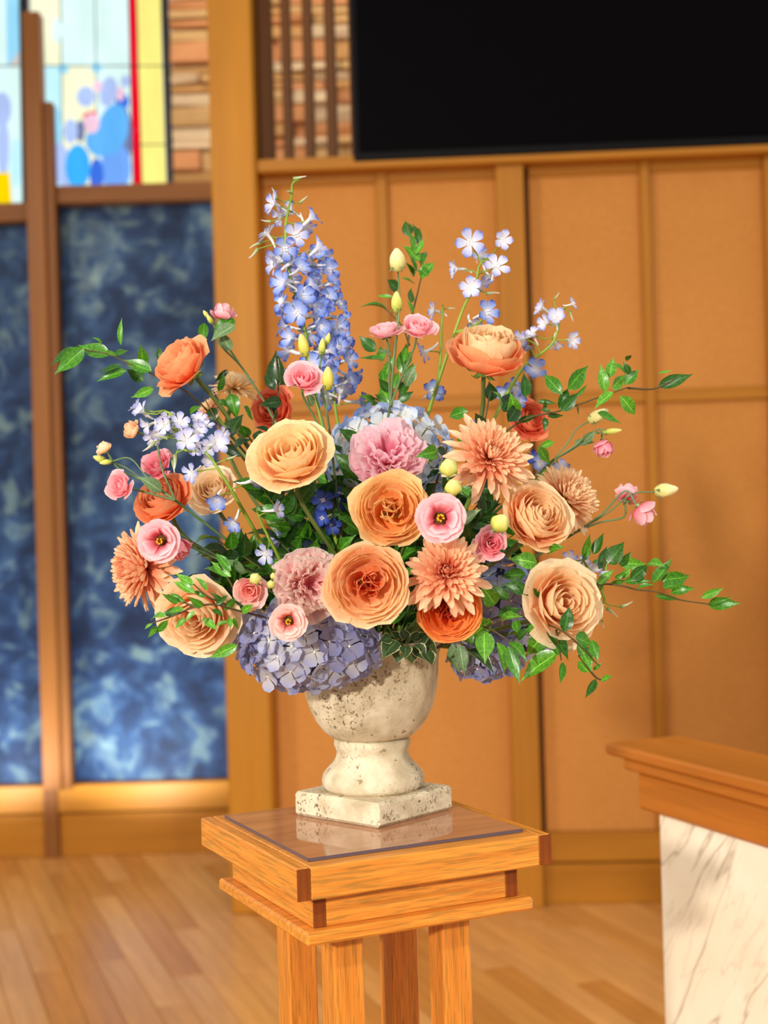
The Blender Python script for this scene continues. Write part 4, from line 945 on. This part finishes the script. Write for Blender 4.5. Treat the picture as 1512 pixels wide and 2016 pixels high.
lisianthus('open pale pink lisianthus right of the apricot rose with two round lime buds', 0, [(868, 1019, 1.56, 90, (.0, .05, 1), 'open', 'pink', .95)],
           [(884, 919, 1.60, 36, 35, (0, .6, -.8), 'lime'), (893, 958, 1.60, 34, 33, (0, .6, -.8), 'lime')], [(905, 1035, 948, 1002, 1.60)], 8)
lisianthus('small double pink lisianthus with one lime bud left of the right orange rose', 0, [(968, 1070, 1.63, 70, (0, .15, 1), 'lisi', 'pink', 1)],
           [(986, 1029, 1.62, 38, 36, (.4, .6, -.5), 'lime')], [], 9)
lisianthus('small nodding pink lisianthus with two cream buds at far right', 0, [(1188, 878, 1.84, 46, (.1, -.75, .4), 'bud_rose', 'rosepink', 1)],
           [(1178, 818, 1.83, 44, 27, (.85, .5), 'cream'), (1205, 849, 1.83, 38, 16, (1, .1), 'lime')], [(1150, 870, 1175, 845, 1.83), (1130, 872, 1172, 870, 1.84)], 10, (1090, 905, 1.82))
lisianthus('pair of pink lisianthus and a cream bud pointing to the right', 0, [(1233, 978, 1.83, 54, (.15, .6, -.3), 'bud_rose', 'pink', 1.0), (1262, 1005, 1.80, 58, (.45, -.6, .1), 'bud_rose', 'pink', 1.1)],
           [(1312, 965, 1.81, 46, 36, (1, .1), 'cream')], [], 11, (1130, 1050, 1.80))

# ------------------------------------------------------------------ leafy branches
spray('ruscus_branch', 'leafy ruscus branch reaching far left past the coral rose', 'foliage', [[(158, 686, 1.78), (215, 698, 1.78), (250, 714, 1.78), (310, 742, 1.79), (400, 800, 1.82), (560, 1000, 1.84), Vector((-.05, 1.85, 1.17))]],
  [(165, 685, 107, 737), (148, 684, 99, 719, .8), (215, 700, 153, 679), (200, 682, 180, 664), (225, 697, 252, 690, 1.3), (238, 679, 240, 625, .45), (298, 730, 240, 708), (283, 720, 277, 678, 1.1), (283, 749, 248, 726, 1.3), (314, 711, 314, 680), (239, 719, 193, 735, .7), (249, 729, 190, 752, .7), (302, 765, 257, 783, .9), (228, 700, 205, 690, .8)], 1.78, group='ruscus branches in the urn')
spray('ruscus_branch', 'leafy ruscus branch rising to the right below the far right delphinium', 'foliage', [[(1238, 762, 1.80), (1186, 780, 1.80), (1102, 809, 1.80), (1012, 838, 1.81), (900, 960, 1.84), Vector((.02, 1.85, 1.17))], [(1340, 740, 1.83), (1290, 765, 1.82), (1236, 764, 1.80)]],
  [(1102, 806, 1118, 764), (1104, 809, 1139, 772), (1107, 776, 1070, 737), (1118, 766, 1159, 719), (1136, 780, 1157, 756, .6), (1136, 798, 1140, 817), (1192, 772, 1182, 716, .9), (1200, 743, 1208, 703), (1231, 737, 1194, 716, .7), (1239, 737, 1226, 711, 1.1), (1234, 711, 1242, 699), (1230, 758, 1258, 727, 1.1), (1205, 766, 1231, 737), (1207, 772, 1170, 806), (1221, 780, 1250, 817, 1.1), (1176, 813, 1225, 834), (1296, 761, 1366, 736, .8), (1295, 736, 1324, 729, .6), (1059, 790, 1096, 794, .6), (1020, 830, 1062, 817, .7), (1072, 822, 1072, 851), (1065, 808, 1086, 812, 1.2), (1078, 819, 1111, 818, .6), (1071, 806, 1072, 785, .7), (1033, 782, 1030, 732, 1.2), (1014, 814, 1004, 772, 1.3), (985, 800, 968, 770, 1.3), (1090, 870, 1060, 880), (1060, 880, 1083, 915, 1.0)], 1.80, group='ruscus branches in the urn')
spray('ruscus_branch', 'longest leafy ruscus branch reaching far right beside the pale peach rose', 'foliage', [[(1400, 1190, 1.74), (1333, 1180, 1.74), (1295, 1166, 1.74), (1254, 1161, 1.74), (1222, 1153, 1.74), (1178, 1150, 1.75), (1080, 1160, 1.78), Vector((.03, 1.84, 1.17))], [(1190, 1100, 1.76), (1185, 1150, 1.75)]],
  [(1149, 1098, 1162, 1050), (1168, 1091, 1189, 1048), (1197, 1110, 1229, 1066, 1.5), (1178, 1120, 1195, 1075), (1222, 1113, 1244, 1085), (1219, 1110, 1273, 1110), (1241, 1142, 1276, 1110, 1.2), (1273, 1112, 1311, 1117, 1.2), (1286, 1148, 1324, 1098, .8), (1302, 1142, 1359, 1133, 1.2), (1306, 1158, 1355, 1136, 1.1), (1321, 1167, 1370, 1158, .9), (1381, 1177, 1425, 1158, .8), (1394, 1190, 1460, 1188, .9), (1394, 1190, 1444, 1174, .5), (1229, 1145, 1283, 1144, .7), (1203, 1148, 1232, 1142, .8), (1211, 1139, 1232, 1126), (1146, 1102, 1165, 1085), (1178, 1108, 1162, 1112), (1290, 1172, 1340, 1180, .5), (1240, 1120, 1220, 1140, 1), (1255, 1160, 1290, 1152, .6), (1178, 1150, 1210, 1120, 1)], 1.74, group='ruscus branches in the urn')
spray('ruscus_branch', 'drooping leafy ruscus branch hanging below the pale peach right rose', 'foliage', [[(1178, 1310, 1.66), (1150, 1280, 1.65), (1110, 1245, 1.64), (1060, 1225, 1.68), (980, 1215, 1.74), Vector((.04, 1.82, 1.17))], [(1200, 1335, 1.68), (1175, 1335, 1.67), (1140, 1290, 1.65)], [(1105, 1300, 1.66), (1095, 1240, 1.65)]],
  [(1073, 1240, 1035, 1291, 1.3), (1098, 1285, 1025, 1342), (1076, 1244, 1119, 1301), (1111, 1244, 1121, 1193, 1.2), (1133, 1253, 1167, 1269, 1.5), (1137, 1269, 1165, 1323, 1.3), (1165, 1260, 1178, 1304), (1159, 1323, 1137, 1301, 1.2), (1108, 1304, 1103, 1347), (1168, 1320, 1187, 1304, .8), (1173, 1337, 1152, 1375), (1184, 1339, 1206, 1331, 1.3), (1060, 1280, 1090, 1260, .8), (1040, 1250, 1070, 1220, .9), (1100, 1290, 1085, 1250, .8)], 1.65, group='ruscus branches in the urn')
spray('ruscus_branch', 'bright leafy ruscus tips spilling over the urn right of the deep orange rose', 'foliage', [[(1010, 1268, 1.66), (985, 1250, 1.66), (955, 1235, 1.68), (900, 1220, 1.75), Vector((.03, 1.80, 1.17))], [(1060, 1205, 1.68), (1000, 1215, 1.68), (955, 1235, 1.68)]],
  [(967, 1221, 918, 1261, 1.2), (953, 1242, 955, 1307, 1.4), (978, 1265, 991, 1328), (1001, 1265, 1038, 1305, .8), (981, 1212, 1027, 1198, 1.3), (985, 1222, 1030, 1215), (1015, 1221, 1020, 1249, 1.4), (1000, 1272, 1024, 1348, .8), (1057, 1108, 999, 1101, 1.3), (1078, 1089, 1113, 1078, 1.2), (1060, 1180, 1020, 1150, 1.2), (1040, 1165, 985, 1150, 1.1), (1035, 1130, 985, 1135, 1.1), (1060, 1240, 1030, 1235, 1.1), (1020, 1260, 1045, 1235, 1), (1000, 1180, 970, 1150, 1.3), (975, 1190, 945, 1150, 1.3), (930, 1268, 905, 1240, 1.2)], 1.66, group='ruscus branches in the urn')
spray('ruscus_branch', 'fine leafy ruscus twigs crossing the pale peach rose at lower left', 'foliage', [[(296, 1228, 1.62), (342, 1212, 1.61), (381, 1196, 1.61), (420, 1190, 1.62), (460, 1200, 1.65), (560, 1230, 1.72), Vector((-.06, 1.82, 1.17))], [(381, 1150, 1.62), (410, 1175, 1.62), (445, 1190, 1.64)], [(430, 1110, 1.65), (455, 1150, 1.66), (475, 1190, 1.67)], [(330, 1170, 1.61), (365, 1187, 1.61), (385, 1196, 1.61)]],
  [(381, 1152, 344, 1128), (384, 1168, 340, 1145), (407, 1163, 381, 1136), (363, 1185, 333, 1166), (350, 1188, 317, 1168, .8), (405, 1175, 381, 1162), (399, 1194, 370, 1175, 1.2), (442, 1136, 395, 1122), (358, 1200, 312, 1212), (362, 1198, 330, 1205, 1), (328, 1214, 296, 1224), (330, 1221, 305, 1247), (307, 1233, 291, 1256, .9), (384, 1203, 363, 1224), (363, 1217, 345, 1238, 1.1), (404, 1215, 398, 1226, 1.2), (404, 1219, 428, 1241), (448, 1224, 423, 1233, 1), (467, 1270, 411, 1296, 1.1), (455, 1124, 425, 1089), (455, 1135, 415, 1105), (462, 1122, 470, 1095), (455, 1235, 452, 1215), (300, 1228, 285, 1240, .9), (440, 1190, 415, 1165), (440, 1200, 470, 1175), (460, 1215, 470, 1240), (425, 1190, 450, 1170), (420, 1200, 440, 1215), (475, 1205, 500, 1190), (480, 1195, 455, 1160)], 1.61, group='ruscus branches in the urn', wscale=.8)
spray('ruscus_branch', 'tall leafy ruscus stem rising behind the two cream buds', 'foliage', [[(800, 440, 1.98), (829, 522, 1.96), (824, 568, 1.95), (812, 620, 1.93), (800, 700, 1.92), (785, 800, 1.90), Vector((0, 1.88, 1.17))], [(750, 600, 1.95), (790, 640, 1.94), (806, 680, 1.93)]],
  [(806, 466, 797, 434, 1.4), (822, 480, 826, 448, 1.2), (815, 492, 806, 455, 1.1), (827, 513, 792, 482), (831, 522, 840, 496), (829, 550, 855, 517), (815, 559, 788, 548, 1.2), (808, 596, 810, 566), (815, 545, 797, 515), (783, 570, 762, 550, 1.4), (773, 584, 740, 582, .6), (764, 612, 704, 606, .6), (818, 500, 836, 470, 1), (820, 535, 806, 500, 1), (812, 620, 800, 590), (826, 530, 845, 545), (822, 470, 812, 440, 1.2)], 1.95, group='ruscus branches in the urn')
spray('ruscus_branch', 'bushy leafy ruscus around the stems of the top centre lisianthus', 'foliage', [[(765, 700, 1.84), (775, 760, 1.84), (770, 820, 1.84), Vector((0, 1.86, 1.17))], [(730, 780, 1.84), (760, 800, 1.84), (772, 840, 1.84)]],
  [(740, 691, 706, 661, 1.2), (757, 707, 705, 704, .8), (752, 712, 748, 680, 1), (757, 753, 751, 726, 1.3), (803, 753, 813, 714, 1.5), (795, 720, 812, 690, 1.2), (739, 795, 704, 779), (745, 800, 705, 795, 1.2), (765, 800, 738, 775, 1.2), (768, 790, 748, 760, 1.5), (790, 780, 805, 745, 1.1), (775, 765, 785, 730), (760, 740, 775, 700), (790, 735, 800, 675), (765, 770, 745, 745, 1.3), (785, 790, 815, 770, 1.1)], 1.84, group='ruscus branches in the urn')
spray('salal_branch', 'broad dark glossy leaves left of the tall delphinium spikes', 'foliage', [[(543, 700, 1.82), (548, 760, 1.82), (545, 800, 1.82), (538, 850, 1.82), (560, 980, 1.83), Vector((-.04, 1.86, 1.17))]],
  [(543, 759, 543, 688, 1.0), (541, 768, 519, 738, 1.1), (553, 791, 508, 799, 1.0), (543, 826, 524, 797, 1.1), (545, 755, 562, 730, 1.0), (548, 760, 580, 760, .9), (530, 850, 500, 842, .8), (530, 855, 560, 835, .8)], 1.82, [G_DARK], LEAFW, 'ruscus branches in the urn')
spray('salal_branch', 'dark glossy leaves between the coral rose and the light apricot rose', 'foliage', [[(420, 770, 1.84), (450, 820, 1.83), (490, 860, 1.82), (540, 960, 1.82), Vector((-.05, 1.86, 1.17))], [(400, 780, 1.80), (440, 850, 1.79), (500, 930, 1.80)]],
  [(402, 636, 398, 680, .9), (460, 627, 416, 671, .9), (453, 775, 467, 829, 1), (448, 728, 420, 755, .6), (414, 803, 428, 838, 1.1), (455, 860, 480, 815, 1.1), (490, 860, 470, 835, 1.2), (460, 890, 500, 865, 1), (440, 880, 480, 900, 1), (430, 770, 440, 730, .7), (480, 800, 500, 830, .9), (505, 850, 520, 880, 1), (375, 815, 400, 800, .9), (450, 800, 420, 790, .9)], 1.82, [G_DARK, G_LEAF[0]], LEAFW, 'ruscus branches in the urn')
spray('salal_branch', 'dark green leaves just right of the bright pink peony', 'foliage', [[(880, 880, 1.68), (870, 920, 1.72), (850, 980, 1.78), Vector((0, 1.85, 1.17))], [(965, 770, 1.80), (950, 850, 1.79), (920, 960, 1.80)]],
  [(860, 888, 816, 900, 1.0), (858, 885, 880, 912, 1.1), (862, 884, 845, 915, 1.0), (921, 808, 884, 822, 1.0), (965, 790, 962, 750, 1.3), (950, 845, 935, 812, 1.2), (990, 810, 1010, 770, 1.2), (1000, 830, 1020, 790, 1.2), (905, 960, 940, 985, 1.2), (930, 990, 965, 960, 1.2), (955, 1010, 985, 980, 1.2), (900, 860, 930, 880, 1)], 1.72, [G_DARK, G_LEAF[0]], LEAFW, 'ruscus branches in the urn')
vs = spray('pittosporum_sprig', 'variegated cream-edged leaves over the urn rim under the largest rose', 'foliage', [[(800, 1290, 1.70), (800, 1265, 1.71), (800, 1250, 1.75), Vector((.0, 1.80, 1.17))], [(760, 1280, 1.70), (785, 1258, 1.72)], [(855, 1290, 1.72), (830, 1260, 1.73)]],
  [(782, 1262, 752, 1300, 1.5), (788, 1266, 782, 1308, 1.5), (805, 1270, 812, 1308, 1.4), (815, 1270, 838, 1300, 1.5), (825, 1262, 862, 1285, 1.3), (800, 1258, 790, 1235, 1.3), (790, 1262, 770, 1242, 1.2), (838, 1280, 852, 1310, 1.3), (830, 1258, 850, 1245, 1.2), (812, 1262, 832, 1240, 1.2), (770, 1255, 748, 1262, 1.3), (798, 1272, 798, 1300, 1.4)], 1.71, [G_VAR], LEAFW, 'ruscus branches in the urn', wscale=1.1)
spray('pittosporum_sprig', 'narrow cream-edged leaves hanging over the right side of the urn', 'foliage', [[(900, 1290, 1.76), (895, 1265, 1.76), (880, 1250, 1.78), Vector((.02, 1.82, 1.17))], [(955, 1310, 1.76), (920, 1275, 1.76), (895, 1262, 1.76)]],
  [(890, 1268, 904, 1325, .9), (905, 1270, 915, 1330, .9), (920, 1280, 975, 1330, .7), (935, 1285, 968, 1318, .7), (898, 1275, 880, 1300, .7), (910, 1262, 950, 1290, .7), (925, 1290, 935, 1315, .8)], 1.76, [G_VAR, G_GREY], LEAFW, 'ruscus branches in the urn')
# dark greenery filling the middle of the arrangement
FR = random.Random(2024)
ZN = ['dark leafy sprigs fanning left, between the left blooms and the blue panel', 'dark leafy sprigs under the light apricot rose', 'dark leafy sprigs in the middle behind the apricot and pink blooms', 'dark leafy sprigs under the large upper chrysanthemum', 'dark leafy sprigs fanning right behind the pale peach rose']
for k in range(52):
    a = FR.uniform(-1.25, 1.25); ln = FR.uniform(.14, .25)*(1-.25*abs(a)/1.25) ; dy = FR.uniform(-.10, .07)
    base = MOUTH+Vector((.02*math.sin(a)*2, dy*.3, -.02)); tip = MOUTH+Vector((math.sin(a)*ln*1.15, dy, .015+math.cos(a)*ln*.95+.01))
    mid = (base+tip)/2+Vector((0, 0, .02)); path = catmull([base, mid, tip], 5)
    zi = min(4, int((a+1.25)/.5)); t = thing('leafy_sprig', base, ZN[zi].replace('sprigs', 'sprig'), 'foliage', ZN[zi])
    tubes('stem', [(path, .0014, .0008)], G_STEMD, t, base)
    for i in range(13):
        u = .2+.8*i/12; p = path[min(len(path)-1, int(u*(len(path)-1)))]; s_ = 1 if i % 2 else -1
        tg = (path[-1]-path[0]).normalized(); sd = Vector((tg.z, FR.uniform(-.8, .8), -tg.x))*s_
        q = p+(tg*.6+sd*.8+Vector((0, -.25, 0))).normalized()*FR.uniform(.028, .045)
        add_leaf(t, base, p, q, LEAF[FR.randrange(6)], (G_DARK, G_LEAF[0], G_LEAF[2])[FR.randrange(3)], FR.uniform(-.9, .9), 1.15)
